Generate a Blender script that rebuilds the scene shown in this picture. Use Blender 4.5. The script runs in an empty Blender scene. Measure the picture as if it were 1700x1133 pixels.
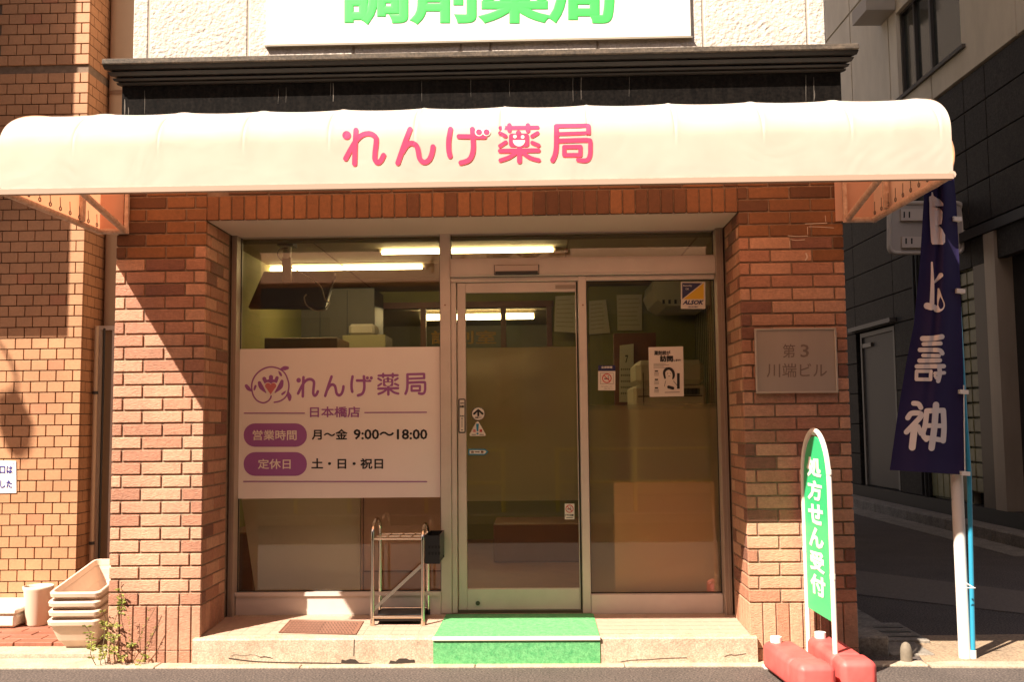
import bpy, bmesh, math, random
from mathutils import Vector, Matrix
random.seed(7)
R = math.radians
SC = bpy.context.scene
COL = SC.collection

# ------------------------------------------------------------------ camera
CAM = Vector((0.0, -5.412, 1.276)); FOC = 1653.0
YAW, PITCH, ROLL = .0284, .0817, .0100
fw = Vector((-math.sin(YAW)*math.cos(PITCH), math.cos(YAW)*math.cos(PITCH), math.sin(PITCH)))
rt0 = Vector((math.cos(YAW), math.sin(YAW), 0)); up0 = rt0.cross(fw)
RT = math.cos(ROLL)*rt0 - math.sin(ROLL)*up0
UP = math.sin(ROLL)*rt0 + math.cos(ROLL)*up0
cd = bpy.data.cameras.new('camera'); cam = bpy.data.objects.new('camera', cd); COL.objects.link(cam)
cam.matrix_world = Matrix(((RT.x, UP.x, -fw.x, CAM.x), (RT.y, UP.y, -fw.y, CAM.y), (RT.z, UP.z, -fw.z, CAM.z), (0, 0, 0, 1)))
cd.sensor_width = 36; cd.lens = FOC/1700*36; cd.clip_start = .05; cd.clip_end = 500
SC.camera = cam

# ------------------------------------------------------------------ light
SUND = Vector((.928, 1.0, -1.51)).normalized()
w = bpy.data.worlds.new('World'); SC.world = w; w.use_nodes = True
nt = w.node_tree; bg = nt.nodes['Background']
sky = nt.nodes.new('ShaderNodeTexSky'); sky.sky_type = 'NISHITA'; sky.sun_disc = False
sky.sun_elevation = math.asin(-SUND.z); sky.sun_rotation = math.atan2(-SUND.x, -SUND.y)
sky.dust_density = 2.0
tint = nt.nodes.new('ShaderNodeMix'); tint.data_type = 'RGBA'; tint.blend_type = 'MULTIPLY'
tint.inputs[0].default_value = 1.0
nt.links.new(sky.outputs[0], tint.inputs[6]); tint.inputs[7].default_value = (1.0, .80, .69, 1)
nt.links.new(tint.outputs[2], bg.inputs[0]); bg.inputs[1].default_value = .062
sd = bpy.data.lights.new('sun', 'SUN'); sd.energy = 5.0; sd.angle = R(.5); sd.color = (1.0, .875, .745)
so = bpy.data.objects.new('sun', sd); COL.objects.link(so); so.rotation_euler = SUND.to_track_quat('-Z', 'Y').to_euler()
so.location = (-6, -9, 12)
SC.view_settings.view_transform = 'Standard'; SC.view_settings.look = 'None'
SC.view_settings.exposure = 1.57; SC.view_settings.gamma = 1.0
SC.cycles.use_denoising = True
SC.cycles.max_bounces = 8; SC.cycles.diffuse_bounces = 4; SC.cycles.transparent_max_bounces = 12
SC.cycles.caustics_reflective = False; SC.cycles.sample_clamp_indirect = 6

# ------------------------------------------------------------------ pixel helpers (photo pixels -> points in the place)
def ray(u, v): return fw + RT*((u-850)/FOC) + UP*((566.5-v)/FOC)
def at(u, v, Y):
    d = ray(u, v); return CAM + d*((Y-CAM.y)/d.y)
def gnd(u, v, z=0.0):
    d = ray(u, v); return CAM + d*((z-CAM.z)/d.z)
W0 = Vector((4.98, 4.5, 0)); WD = Vector((-.0286, 1, 0)).normalized(); WN = Vector((-WD.y, WD.x, 0))
def plane_map(o, n):
    def f(u, v, off=0.0):
        d = ray(u, v); return CAM + d*(((o + n*off - CAM).dot(n))/d.dot(n))
    f.n = n
    return f
def ymap(Y):                       # plane facing the street
    return plane_map(Vector((0, Y, 0)), Vector((0, -1, 0)))
def surfmap(fy):                   # surface y = fy(x, z)
    def f(u, v, off=0.0):
        Y = fy(0, 1.5)
        for _ in range(5):
            p = at(u, v, Y - off); Y = fy(p.x, p.z)
        return at(u, v, Y - off)
    f.n = Vector((0, -1, 0))
    return f
wallmap = plane_map(W0, WN)

# ------------------------------------------------------------------ materials
MATS = {}
def nn(nt, t, **k):
    n = nt.nodes.new(t)
    for a, b in k.items(): setattr(n, a, b)
    return n
def mat(name, col, rough=.6, metal=0.0, noise=0.0, nscale=8.0, bump=0.0, bscale=80.0, spec=.5, col2=None, stretch=None, objrand=0.0, detail=4, coat=0.0, speck=None):
    """colour with a noise-driven second tone, per-object variation and fine relief"""
    if name in MATS: return MATS[name]
    m = bpy.data.materials.new(name); m.use_nodes = True; nt = m.node_tree; b = nt.nodes['Principled BSDF']
    L = nt.links.new
    b.inputs['Roughness'].default_value = rough; b.inputs['Metallic'].default_value = metal
    b.inputs['Specular IOR Level'].default_value = spec
    if coat: b.inputs['Coat Weight'].default_value = coat
    geo = nn(nt, 'ShaderNodeNewGeometry')
    mp = nn(nt, 'ShaderNodeMapping'); L(geo.outputs['Position'], mp.inputs[0])
    if stretch: mp.inputs['Scale'].default_value = stretch
    if noise or col2:
        n = nn(nt, 'ShaderNodeTexNoise'); n.inputs['Scale'].default_value = nscale; n.inputs['Detail'].default_value = detail
        n.inputs['Roughness'].default_value = .62
        L(mp.outputs[0], n.inputs['Vector'])
        ramp = nn(nt, 'ShaderNodeMapRange'); ramp.inputs[1].default_value = .3; ramp.inputs[2].default_value = .7
        L(n.outputs[0], ramp.inputs[0])
        mx = nn(nt, 'ShaderNodeMix', data_type='RGBA'); L(ramp.outputs[0], mx.inputs[0])
        c2 = col2 if col2 else tuple(c*(1-noise) for c in col)
        mx.inputs[6].default_value = (*col, 1); mx.inputs[7].default_value = (*c2, 1)
        out = mx.outputs[2]
        L(out, b.inputs['Base Color'])
    else:
        b.inputs['Base Color'].default_value = (*col, 1); out = None
    if speck:
        sn_ = nn(nt, 'ShaderNodeTexNoise'); sn_.inputs['Scale'].default_value = speck[0]; sn_.inputs['Detail'].default_value = 2; sn_.inputs['Roughness'].default_value = .7
        L(geo.outputs['Position'], sn_.inputs['Vector'])
        sm_ = nn(nt, 'ShaderNodeMapRange'); sm_.inputs[1].default_value = .36; sm_.inputs[2].default_value = .64; sm_.inputs[3].default_value = 1-speck[1]; sm_.inputs[4].default_value = 1+speck[1]*.6
        L(sn_.outputs[0], sm_.inputs[0]); sh_ = nn(nt, 'ShaderNodeHueSaturation'); L(sm_.outputs[0], sh_.inputs['Value'])
        if out: L(out, sh_.inputs['Color'])
        else: sh_.inputs['Color'].default_value = (*col, 1)
        out = sh_.outputs[0]; L(out, b.inputs['Base Color'])
    if objrand:
        oi = nn(nt, 'ShaderNodeObjectInfo'); mr = nn(nt, 'ShaderNodeMapRange')
        mr.inputs[3].default_value = 1-objrand; mr.inputs[4].default_value = 1+objrand
        L(oi.outputs['Random'], mr.inputs[0])
        hs = nn(nt, 'ShaderNodeHueSaturation')
        L(mr.outputs[0], hs.inputs['Value'])
        if out: L(out, hs.inputs['Color'])
        else: hs.inputs['Color'].default_value = (*col, 1)
        L(hs.outputs[0], b.inputs['Base Color'])
    if bump:
        n2 = nn(nt, 'ShaderNodeTexNoise'); n2.inputs['Scale'].default_value = bscale; n2.inputs['Detail'].default_value = 3
        L(mp.outputs[0], n2.inputs['Vector'])
        bp = nn(nt, 'ShaderNodeBump'); bp.inputs['Strength'].default_value = 1.0; bp.inputs['Distance'].default_value = bump
        L(n2.outputs[0], bp.inputs['Height']); L(bp.outputs[0], b.inputs['Normal'])
    MATS[name] = m
    return m
def glass_mat(name, tintc, refl=1.0, rough=0.0):
    m = bpy.data.materials.new(name); m.use_nodes = True; nt = m.node_tree; nt.nodes.clear(); L = nt.links.new
    o = nn(nt, 'ShaderNodeOutputMaterial'); mx = nn(nt, 'ShaderNodeMixShader'); lw = nn(nt, 'ShaderNodeLayerWeight'); lw.inputs[0].default_value = .5
    pw = nn(nt, 'ShaderNodeMath', operation='POWER'); pw.inputs[1].default_value = 5; L(lw.outputs['Facing'], pw.inputs[0])
    fr = nn(nt, 'ShaderNodeMath', operation='MULTIPLY_ADD'); fr.inputs[1].default_value = .95; fr.inputs[2].default_value = .045; L(pw.outputs[0], fr.inputs[0])
    mu = nn(nt, 'ShaderNodeMath', operation='MULTIPLY'); mu.inputs[1].default_value = refl; mu.use_clamp = True
    t = nn(nt, 'ShaderNodeBsdfTransparent'); t.inputs[0].default_value = (*tintc, 1)
    g = nn(nt, 'ShaderNodeBsdfGlossy'); g.inputs['Roughness'].default_value = rough
    L(fr.outputs[0], mu.inputs[0]); L(mu.outputs[0], mx.inputs[0]); L(t.outputs[0], mx.inputs[1]); L(g.outputs[0], mx.inputs[2]); L(mx.outputs[0], o.inputs[0])
    MATS[name] = m; return m
def cloth_mat(name, col, tcol, tr, rough=.8, wr=0.0):
    m = bpy.data.materials.new(name); m.use_nodes = True; nt = m.node_tree; nt.nodes.clear(); L = nt.links.new
    o = nn(nt, 'ShaderNodeOutputMaterial'); mx = nn(nt, 'ShaderNodeMixShader'); mx.inputs[0].default_value = tr
    d = nn(nt, 'ShaderNodeBsdfPrincipled'); d.inputs['Base Color'].default_value = (*col, 1); d.inputs['Roughness'].default_value = rough
    d.inputs['Specular IOR Level'].default_value = .3
    t = nn(nt, 'ShaderNodeBsdfTranslucent'); t.inputs[0].default_value = (*tcol, 1)
    L(d.outputs[0], mx.inputs[1]); L(t.outputs[0], mx.inputs[2]); L(mx.outputs[0], o.inputs[0])
    geo = nn(nt, 'ShaderNodeNewGeometry'); n = nn(nt, 'ShaderNodeTexNoise'); n.inputs['Scale'].default_value = 5; n.inputs['Detail'].default_value = 5
    L(geo.outputs['Position'], n.inputs['Vector'])
    mr = nn(nt, 'ShaderNodeMapRange'); mr.inputs[1].default_value = .35; mr.inputs[2].default_value = .75; mr.inputs[3].default_value = 1; mr.inputs[4].default_value = .86
    L(n.outputs[0], mr.inputs[0])
    hs = nn(nt, 'ShaderNodeHueSaturation'); hs.inputs['Color'].default_value = (*col, 1); L(mr.outputs[0], hs.inputs['Value']); L(hs.outputs[0], d.inputs['Base Color'])
    if wr:
        n2 = nn(nt, 'ShaderNodeTexNoise'); n2.inputs['Scale'].default_value = 3.5; n2.inputs['Detail'].default_value = 2; n2.inputs['Distortion'].default_value = 1.5
        L(geo.outputs['Position'], n2.inputs['Vector'])
        bp = nn(nt, 'ShaderNodeBump'); bp.inputs['Distance'].default_value = wr; L(n2.outputs[0], bp.inputs['Height']); L(bp.outputs[0], d.inputs['Normal'])
    MATS[name] = m; return m
def emit_mat(name, col, s):
    m = bpy.data.materials.new(name); m.use_nodes = True; b = m.node_tree.nodes['Principled BSDF']
    b.inputs['Base Color'].default_value = (*col, 1); b.inputs['Emission Color'].default_value = (*col, 1); b.inputs['Emission Strength'].default_value = s
    MATS[name] = m; return m
def brick_mat(name, col, col2, bump=.004, dirt=.25):
    """terracotta tile with split-face relief"""
    m = bpy.data.materials.new(name); m.use_nodes = True; nt = m.node_tree; b = nt.nodes['Principled BSDF']; L = nt.links.new
    b.inputs['Roughness'].default_value = .62; b.inputs['Specular IOR Level'].default_value = .35
    oi = nn(nt, 'ShaderNodeObjectInfo'); geo = nn(nt, 'ShaderNodeNewGeometry')
    mx = nn(nt, 'ShaderNodeMix', data_type='RGBA'); L(oi.outputs['Random'], mx.inputs[0]); mx.inputs[6].default_value = (*col, 1); mx.inputs[7].default_value = (*col2, 1)
    n = nn(nt, 'ShaderNodeTexNoise'); n.inputs['Scale'].default_value = 55; n.inputs['Detail'].default_value = 5; n.inputs['Roughness'].default_value = .7
    L(geo.outputs['Position'], n.inputs['Vector'])
    mr = nn(nt, 'ShaderNodeMapRange'); mr.inputs[1].default_value = .3; mr.inputs[2].default_value = .7; mr.inputs[3].default_value = 1-dirt; mr.inputs[4].default_value = 1.08
    L(n.outputs[0], mr.inputs[0])
    n5 = nn(nt, 'ShaderNodeTexNoise'); n5.inputs['Scale'].default_value = 2.6; n5.inputs['Detail'].default_value = 6; L(geo.outputs['Position'], n5.inputs['Vector'])
    m5 = nn(nt, 'ShaderNodeMapRange'); m5.inputs[1].default_value = .35; m5.inputs[2].default_value = .65; m5.inputs[3].default_value = .84; m5.inputs[4].default_value = 1.08; L(n5.outputs[0], m5.inputs[0])
    mu5 = nn(nt, 'ShaderNodeMath', operation='MULTIPLY'); L(mr.outputs[0], mu5.inputs[0]); L(m5.outputs[0], mu5.inputs[1])
    hs = nn(nt, 'ShaderNodeHueSaturation'); L(mx.outputs[2], hs.inputs['Color']); L(mu5.outputs[0], hs.inputs['Value']); L(hs.outputs[0], b.inputs['Base Color'])
    if bump:
        mp = nn(nt, 'ShaderNodeMapping'); mp.inputs['Rotation'].default_value = (0, R(28), 0); mp.inputs['Scale'].default_value = (.6, 1, 1.7)
        L(geo.outputs['Position'], mp.inputs[0])
        n2 = nn(nt, 'ShaderNodeTexNoise'); n2.inputs['Scale'].default_value = 85; n2.inputs['Detail'].default_value = 2; n2.inputs['Distortion'].default_value = 1.2
        L(mp.outputs[0], n2.inputs['Vector'])
        bp = nn(nt, 'ShaderNodeBump'); bp.inputs['Distance'].default_value = bump; L(n2.outputs[0], bp.inputs['Height']); L(bp.outputs[0], b.inputs['Normal'])
    MATS[name] = m; return m

B_LIGHT = brick_mat('brick_light', (.56, .310, .195), (.50, .255, .158))
B_MID = brick_mat('brick_mid', (.45, .218, .132), (.39, .180, .110))
B_OR = brick_mat('brick_orange_brown', (.25, .105, .040), (.20, .080, .030), bump=.0012)  # browner bricks under the awning, with some of its shade in the colour
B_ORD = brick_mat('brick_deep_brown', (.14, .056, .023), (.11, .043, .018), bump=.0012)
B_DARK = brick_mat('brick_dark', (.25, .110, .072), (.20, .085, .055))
T_TILE = brick_mat('ochre_tile', (.45, .230, .118), (.40, .198, .100), bump=.0006, dirt=.12)
T_TILE_RED = brick_mat('ochre_tile_red', (.44, .19, .10), (.40, .17, .09), bump=.0006, dirt=.12)
MORTAR = mat('mortar', (.30, .20, .135), .95, noise=.4, nscale=30, bump=.002, bscale=200)
MORTAR_D = mat('mortar_dark', (.23, .155, .105), .95, noise=.4, nscale=30)
ALU = mat('aluminium_frame', (.64, .54, .47), .42, noise=.15, nscale=4, spec=.5)
ALU_D = mat('frame_dark_gasket', (.03, .028, .025), .6)
STEEL = mat('chrome_steel', (.64, .56, .45), .16, 1.0)
STONE = mat('step_stone', (.52, .41, .30), .85, col2=(.36, .265, .18), nscale=11, bump=.0025, bscale=140, detail=8, speck=(130, .28))
CONC = mat('kerb_concrete', (.46, .38, .28), .9, col2=(.32, .25, .18), nscale=9, bump=.002, bscale=120, detail=8, speck=(110, .25))
CONC_D = mat('gutter_concrete', (.26, .23, .19), .9, col2=(.15, .13, .105), nscale=7, bump=.002, bscale=120, detail=8, speck=(60, .3))
BLACKST = mat('black_stone', (.0032, .0026, .0023), .7, spec=.05, col2=(.0085, .0068, .0056), nscale=9, detail=10, stretch=(5, 5, .7), speck=(70, .5))
STUCCO = mat('white_stucco_block', (.56, .505, .44), .9, col2=(.48, .42, .36), nscale=10, bump=.012, bscale=42, detail=6, objrand=.04, speck=(60, .12))
GRAN = mat('dark_granite', (.040, .035, .030), .6, spec=.2, col2=(.022, .019, .0165), nscale=14, objrand=.12, detail=8, speck=(45, .45))
CREAM = mat('cream_render', (.80, .73, .58), .85, col2=(.66, .60, .47), nscale=3, stretch=(1, 1, .35), detail=7, bump=.001, bscale=50)
WHITE = mat('white_paint', (.78, .76, .70), .45)
BLACK = mat('black_ink', (.012, .012, .014), .5)
BLACKP = mat('black_plastic', (.015, .015, .016), .4)
PLASTIC = mat('beige_plastic', (.66, .50, .385), .5, noise=.12, nscale=12)
GREEN_MAT = mat('green_turf', (.07, .32, .11), .95, col2=(.16, .46, .18), nscale=40, bump=.004, bscale=350, detail=3, speck=(150, .22))
GREEN_TOP = mat('green_sign', (.05, .48, .09), .45)

# ------------------------------------------------------------------ object helpers
WL = {}
def root(name, loc, label, cat, group=None, kind=None):
    o = bpy.data.objects.new(name, None); COL.objects.link(o); o.location = loc; WL[o.name] = Vector(loc)
    o.empty_display_size = .1
    if label: o['label'] = label
    if cat: o['category'] = cat
    if group: o['group'] = group
    if kind: o['kind'] = kind
    return o
def tag(o, label=None, cat=None, group=None, kind=None):
    if label: o['label'] = label
    if cat: o['category'] = cat
    if group: o['group'] = group
    if kind: o['kind'] = kind
    return o
def link(name, me, parent=None, loc=None):
    o = bpy.data.objects.new(name, me); COL.objects.link(o)
    if parent: o.parent = parent
    if loc is not None: o.location = loc
    return o
class MB:
    def __init__(s): s.v = []; s.f = []; s.sm = []
    def add(s, vs, fs, smooth=False):
        n = len(s.v); s.v += [Vector(p) for p in vs]; s.f += [tuple(i+n for i in f) for f in fs]; s.sm += [smooth]*len(fs); return s
    def quad(s, *p): return s.add(p, [tuple(range(len(p)))])
    def box(s, x0, x1, y0, y1, z0, z1, b=0.0):
        if x0 > x1: x0, x1 = x1, x0
        if y0 > y1: y0, y1 = y1, y0
        if z0 > z1: z0, z1 = z1, z0
        if b <= 0:
            vs = [(x, y, z) for z in (z0, z1) for y in (y0, y1) for x in (x0, x1)]
            return s.add(vs, [(0, 2, 3, 1), (4, 5, 7, 6), (0, 1, 5, 4), (2, 6, 7, 3), (0, 4, 6, 2), (1, 3, 7, 5)])
        v, f = chamfer_box((x1-x0), (y1-y0), (z1-z0), b)
        c = Vector(((x0+x1)/2, (y0+y1)/2, (z0+z1)/2))
        return s.add([p+c for p in v], f)
    def obox(s, c, ax, ay, az, b=0.0):   # oriented box, half-axis vectors
        c = Vector(c); ax, ay, az = Vector(ax), Vector(ay), Vector(az)
        v, f = chamfer_box(2, 2, 2, .001) if b <= 0 else chamfer_box(ax.length*2, ay.length*2, az.length*2, b)
        if b <= 0: return s.add([c+ax*i+ay*j+az*k for k in (-1, 1) for j in (-1, 1) for i in (-1, 1)], [(0, 2, 3, 1), (4, 5, 7, 6), (0, 1, 5, 4), (2, 6, 7, 3), (0, 4, 6, 2), (1, 3, 7, 5)])
        X, Y, Z = ax.normalized(), ay.normalized(), az.normalized()
        return s.add([c+X*p.x+Y*p.y+Z*p.z for p in v], f)
    def prism(s, poly, e, smooth=False):     # polygon (3d points) extruded by vector e
        n = len(poly); e = Vector(e); p = [Vector(q) for q in poly]
        return s.add(p+[q+e for q in p], [tuple(range(n)), tuple(range(2*n-1, n-1, -1))]+[(i, (i+1) % n, (i+1) % n+n, i+n) for i in range(n)])
    def tube(s, pts, r, n=10, closed=False, caps=True):
        P = [Vector(p) for p in pts]; m = len(P); rings = []
        rr = r if isinstance(r, (list, tuple)) else [r]*m
        T0 = None; nv = None
        for i in range(m):
            if closed: t = (P[(i+1) % m]-P[i-1])
            else: t = P[min(i+1, m-1)]-P[max(i-1, 0)]
            t.normalize()
            if nv is None:
                a = Vector((0, 0, 1)) if abs(t.z) < .9 else Vector((1, 0, 0)); nv = t.cross(a).normalized()
            else:
                nv = (nv - t*nv.dot(t)).normalized()
            bn = t.cross(nv)
            rings.append([P[i]+(nv*math.cos(2*math.pi*k/n)+bn*math.sin(2*math.pi*k/n))*rr[i] for k in range(n)])
        vs = [q for g in rings for q in g]; fs = []
        for i in range(m if closed else m-1):
            j = (i+1) % m
            for k in range(n): fs.append((i*n+k, i*n+(k+1) % n, j*n+(k+1) % n, j*n+k))
        s.add(vs, fs, True)
        if caps and not closed:
            s.add(rings[0], [tuple(range(n-1, -1, -1))]); s.add(rings[-1], [tuple(range(n))])
        return s
    def lathe(s, c, prof, n=32, smooth=True):   # profile (r, z) about vertical axis at c
        c = Vector(c); vs = []; fs = []
        for r, z in prof:
            for k in range(n): vs.append(c+Vector((r*math.cos(2*math.pi*k/n), r*math.sin(2*math.pi*k/n), z)))
        for i in range(len(prof)-1):
            for k in range(n): fs.append((i*n+k, i*n+(k+1) % n, (i+1)*n+(k+1) % n, (i+1)*n+k))
        s.add(vs, fs, smooth); 
        if prof[0][0] > 1e-5: s.add(vs[:n], [tuple(range(n-1, -1, -1))])
        if prof[-1][0] > 1e-5: s.add(vs[-n:], [tuple(range(n))])
        return s
    def build(s, name, m, parent=None, **k):
        me = bpy.data.meshes.new(name)
        off = WL.get(parent.name, Vector((0, 0, 0))) if parent else Vector((0, 0, 0))
        me.from_pydata([p-off for p in s.v], [], s.f); me.polygons.foreach_set('use_smooth', s.sm); me.update()
        me.materials.append(m)
        o = link(name, me, parent); WL[o.name] = off
        if k: tag(o, **k)
        return o
def chamfer_box(w, d, h, b):
    x, y, z = w/2, d/2, h/2; b = min(b, x*.45, y*.45, z*.45)
    v = []; idx = {}
    for sx in (-1, 1):
        for sy in (-1, 1):
            for sz in (-1, 1):
                for a in range(3):
                    p = [sx*(x-b), sy*(y-b), sz*(z-b)]
                    p[a] = (sx*x, sy*y, sz*z)[a]; idx[(sx, sy, sz, a)] = len(v); v.append(Vector(p))
    f = []
    def q(*k): f.append(tuple(idx[i] for i in k))
    for s1 in (-1, 1):
        q((s1, -1, -1, 0), (s1, 1, -1, 0), (s1, 1, 1, 0), (s1, -1, 1, 0))
        q((-1, s1, -1, 1), (1, s1, -1, 1), (1, s1, 1, 1), (-1, s1, 1, 1))
        q((-1, -1, s1, 2), (1, -1, s1, 2), (1, 1, s1, 2), (-1, 1, s1, 2))
        for s2 in (-1, 1):
            q((s1, s2, -1, 0), (s1, s2, 1, 0), (s1, s2, 1, 1), (s1, s2, -1, 1))
            q((s1, -1, s2, 0), (s1, 1, s2, 0), (s1, 1, s2, 2), (s1, -1, s2, 2))
            q((-1, s1, s2, 1), (1, s1, s2, 1), (1, s1, s2, 2), (-1, s1, s2, 2))
            for s3 in (-1, 1): q((s1, s2, s3, 0), (s1, s2, s3, 1), (s1, s2, s3, 2))
    # consistent outward winding
    out = []
    for fc in f:
        c = sum((v[i] for i in fc), Vector())/len(fc); nrm = (v[fc[1]]-v[fc[0]]).cross(v[fc[2]]-v[fc[0]])
        out.append(fc if nrm.dot(c) > 0 else tuple(reversed(fc)))
    return v, out
PCACHE = {}
def piece(name, parent, x0, x1, y0, y1, z0, z1, m, b=.003, jit=0.0):
    """one brick / tile / stone, sharing its mesh with pieces of the same size and finish"""
    k = (name, round(x1-x0, 3), round(y1-y0, 3), round(z1-z0, 3), m.name)
    if k not in PCACHE:
        v, f = chamfer_box(x1-x0, y1-y0, z1-z0, b); me = bpy.data.meshes.new(name); me.from_pydata(v, [], f); me.materials.append(m); me.update(); PCACHE[k] = me
    off = WL[parent.name]
    return link(name, PCACHE[k], parent, Vector(((x0+x1)/2, (y0+y1)/2+random.uniform(-jit, jit), (z0+z1)/2))-off)

# ---- flat print: strokes, fills, text, mapped onto a surface through photo pixels
LAY = [0]
def catmull(pts, n=6):
    P = [pts[0]]+list(pts)+[pts[-1]]; out = []
    for i in range(1, len(P)-2):
        for k in range(n):
            t = k/n; o = []
            for a in range(len(pts[0])):
                p0, p1, p2, p3 = P[i-1][a], P[i][a], P[i+1][a], P[i+2][a]
                o.append(.5*((2*p1)+(-p0+p2)*t+(2*p0-5*p1+4*p2-p3)*t*t+(-p0+3*p1-3*p2+p3)*t**3))
            out.append(tuple(o))
    out.append(tuple(pts[-1])); return out
def stroke(mb, pts, wd, mp, off=.002, curve=True, T=lambda p: p, step=.00007):
    """round-ended ribbon; pts (u,v) or (u,v,width); T maps local print coordinates to photo pixels"""
    q = [(*p, wd) if len(p) == 2 else tuple(p) for p in pts]
    if curve and len(q) > 2: q = catmull(q)
    elif len(q) == 2:
        a, b = q; q = [tuple(a[i]+(b[i]-a[i])*k/4 for i in range(3)) for k in range(5)]
    LAY[0] = (LAY[0]+1) % 14; of = off + LAY[0]*step
    L, Rr = [], []
    for i, (u, v, ww) in enumerate(q):
        a = q[max(i-1, 0)]; b = q[min(i+1, len(q)-1)]; dx, dy = b[0]-a[0], b[1]-a[1]; l = math.hypot(dx, dy) or 1
        nx, ny = -dy/l*ww/2, dx/l*ww/2; L.append((u+nx, v+ny)); Rr.append((u-nx, v-ny))
    vs = [mp(*T(p), of) for p in L]+[mp(*T(p), of) for p in Rr]; n = len(q)
    mb.add(vs, [(i, i+1, n+i+1, n+i) for i in range(n-1)])
    for e, o in ((0, 1), (n-1, n-2)):
        u, v, ww = q[e]; a0 = math.atan2(q[e][1]-q[o][1], q[e][0]-q[o][0])
        arc = [mp(*T((u+ww/2*math.cos(a0+math.pi/2*(k/4-1)), v+ww/2*math.sin(a0+math.pi/2*(k/4-1)))), of) for k in range(9)]
        mb.add(arc, [tuple(range(9))])
def fill(mb, pts, mp, off=.002, T=lambda p: p):
    mb.add([mp(*T(p), off) for p in pts], [tuple(range(len(pts)))])
def disc(mb, c, r, mp, off=.002, T=lambda p: p, n=20, a0=0, a1=2*math.pi):
    fill(mb, [(c[0]+r*math.cos(a0+(a1-a0)*k/n), c[1]+r*math.sin(a0+(a1-a0)*k/n)) for k in range(n if a1-a0 > 6.2 else n+1)], mp, off, T)
def rrect(u0, v0, u1, v1, r, n=6):
    o = []
    for cx, cy, a in ((u1-r, v0+r, -90), (u1-r, v1-r, 0), (u0+r, v1-r, 90), (u0+r, v0+r, 180)):
        for k in range(n+1): o.append((cx+r*math.cos(R(a+90*k/n)), cy+r*math.sin(R(a+90*k/n))))
    return o
def rect(u0, v0, u1, v1): return [(u0, v0), (u1, v0), (u1, v1), (u0, v1)]
def text(mb, body, box, mp, bev=.02, off=.002, thick=.0008, T=lambda p: p, sub=0.0, shear=0.0, res=2):
    c = bpy.data.curves.new('t', 'FONT'); c.body = body; c.size = 1; c.bevel_depth = bev; c.bevel_resolution = 1; c.resolution_u = res
    if shear: c.shear = shear
    o = bpy.data.objects.new('t', c); COL.objects.link(o)
    me = bpy.data.meshes.new_from_object(o.evaluated_get(bpy.context.evaluated_depsgraph_get()))
    bpy.data.objects.remove(o)
    if sub:
        bm = bmesh.new(); bm.from_mesh(me)
        for _ in range(3):
            es = [e for e in bm.edges if e.calc_length() > sub]
            if not es: break
            bmesh.ops.subdivide_edges(bm, edges=es, cuts=1)
        bmesh.ops.triangulate(bm, faces=bm.faces[:]); bm.to_mesh(me); bm.free()
    V = [v.co.copy() for v in me.vertices]; F = [tuple(p.vertices) for p in me.polygons]
    x0, x1 = min(v.x for v in V), max(v.x for v in V); y0, y1 = min(v.y for v in V), max(v.y for v in V)
    zm = max(abs(v.z) for v in V) or 1
    u0, v0, u1, v1 = box
    mb.add([mp(*T((u0+(p.x-x0)/(x1-x0)*(u1-u0), v0+(y1-p.y)/(y1-y0)*(v1-v0))), off+p.z/zm*thick) for p in V], F)
    bpy.data.meshes.remove(me); bpy.data.curves.remove(c)

# ================================================================== SETTING: ground
XLO, XLI, XRI, XRO = -2.345, -1.843, 1.090, 1.655
ZB = .31                      # top of the standing tiles at the pier feet
asph = mat('asphalt', (.092, .072, .061), .92, col2=(.064, .051, .043), nscale=2.2, detail=10, bump=.004, bscale=260)
_nt = asph.node_tree          # add pale aggregate specks
_b = _nt.nodes['Principled BSDF']; _vor = nn(_nt, 'ShaderNodeTexVoronoi'); _vor.inputs['Scale'].default_value = 85
_g = nn(_nt, 'ShaderNodeNewGeometry'); _nt.links.new(_g.outputs['Position'], _vor.inputs['Vector'])
_cr = nn(_nt, 'ShaderNodeMapRange'); _cr.inputs[1].default_value = .0; _cr.inputs[2].default_value = .22; _cr.inputs[3].default_value = 1; _cr.inputs[4].default_value = 0
_nt.links.new(_vor.outputs['Distance'], _cr.inputs[0])
_sel = nn(_nt, 'ShaderNodeMath', operation='GREATER_THAN'); _sel.inputs[1].default_value = .72
_sx = nn(_nt, 'ShaderNodeSeparateXYZ'); _nt.links.new(_vor.outputs['Color'], _sx.inputs[0]); _nt.links.new(_sx.outputs[0], _sel.inputs[0])
_mm = nn(_nt, 'ShaderNodeMath', operation='MULTIPLY'); _nt.links.new(_cr.outputs[0], _mm.inputs[0]); _nt.links.new(_sel.outputs[0], _mm.inputs[1])
_mx = nn(_nt, 'ShaderNodeMix', data_type='RGBA'); _old = _b.inputs['Base Color'].links[0].from_socket
_nt.links.new(_mm.outputs[0], _mx.inputs[0]); _nt.links.new(_old, _mx.inputs[6]); _mx.inputs[7].default_value = (.34, .27, .22, 1); _nt.links.new(_mx.outputs[2], _b.inputs['Base Color'])
_n9 = nn(_nt, 'ShaderNodeTexNoise'); _n9.inputs['Scale'].default_value = 95; _n9.inputs['Detail'].default_value = 2; _nt.links.new(_g.outputs['Position'], _n9.inputs['Vector'])
_m9 = nn(_nt, 'ShaderNodeMapRange'); _m9.inputs[1].default_value = .35; _m9.inputs[2].default_value = .65; _m9.inputs[3].default_value = .35; _m9.inputs[4].default_value = 1.65; _nt.links.new(_n9.outputs[0], _m9.inputs[0])
_h9 = nn(_nt, 'ShaderNodeHueSaturation'); _nt.links.new(_mx.outputs[2], _h9.inputs['Color']); _nt.links.new(_m9.outputs[0], _h9.inputs['Value']); _nt.links.new(_h9.outputs[0], _b.inputs['Base Color'])
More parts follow.
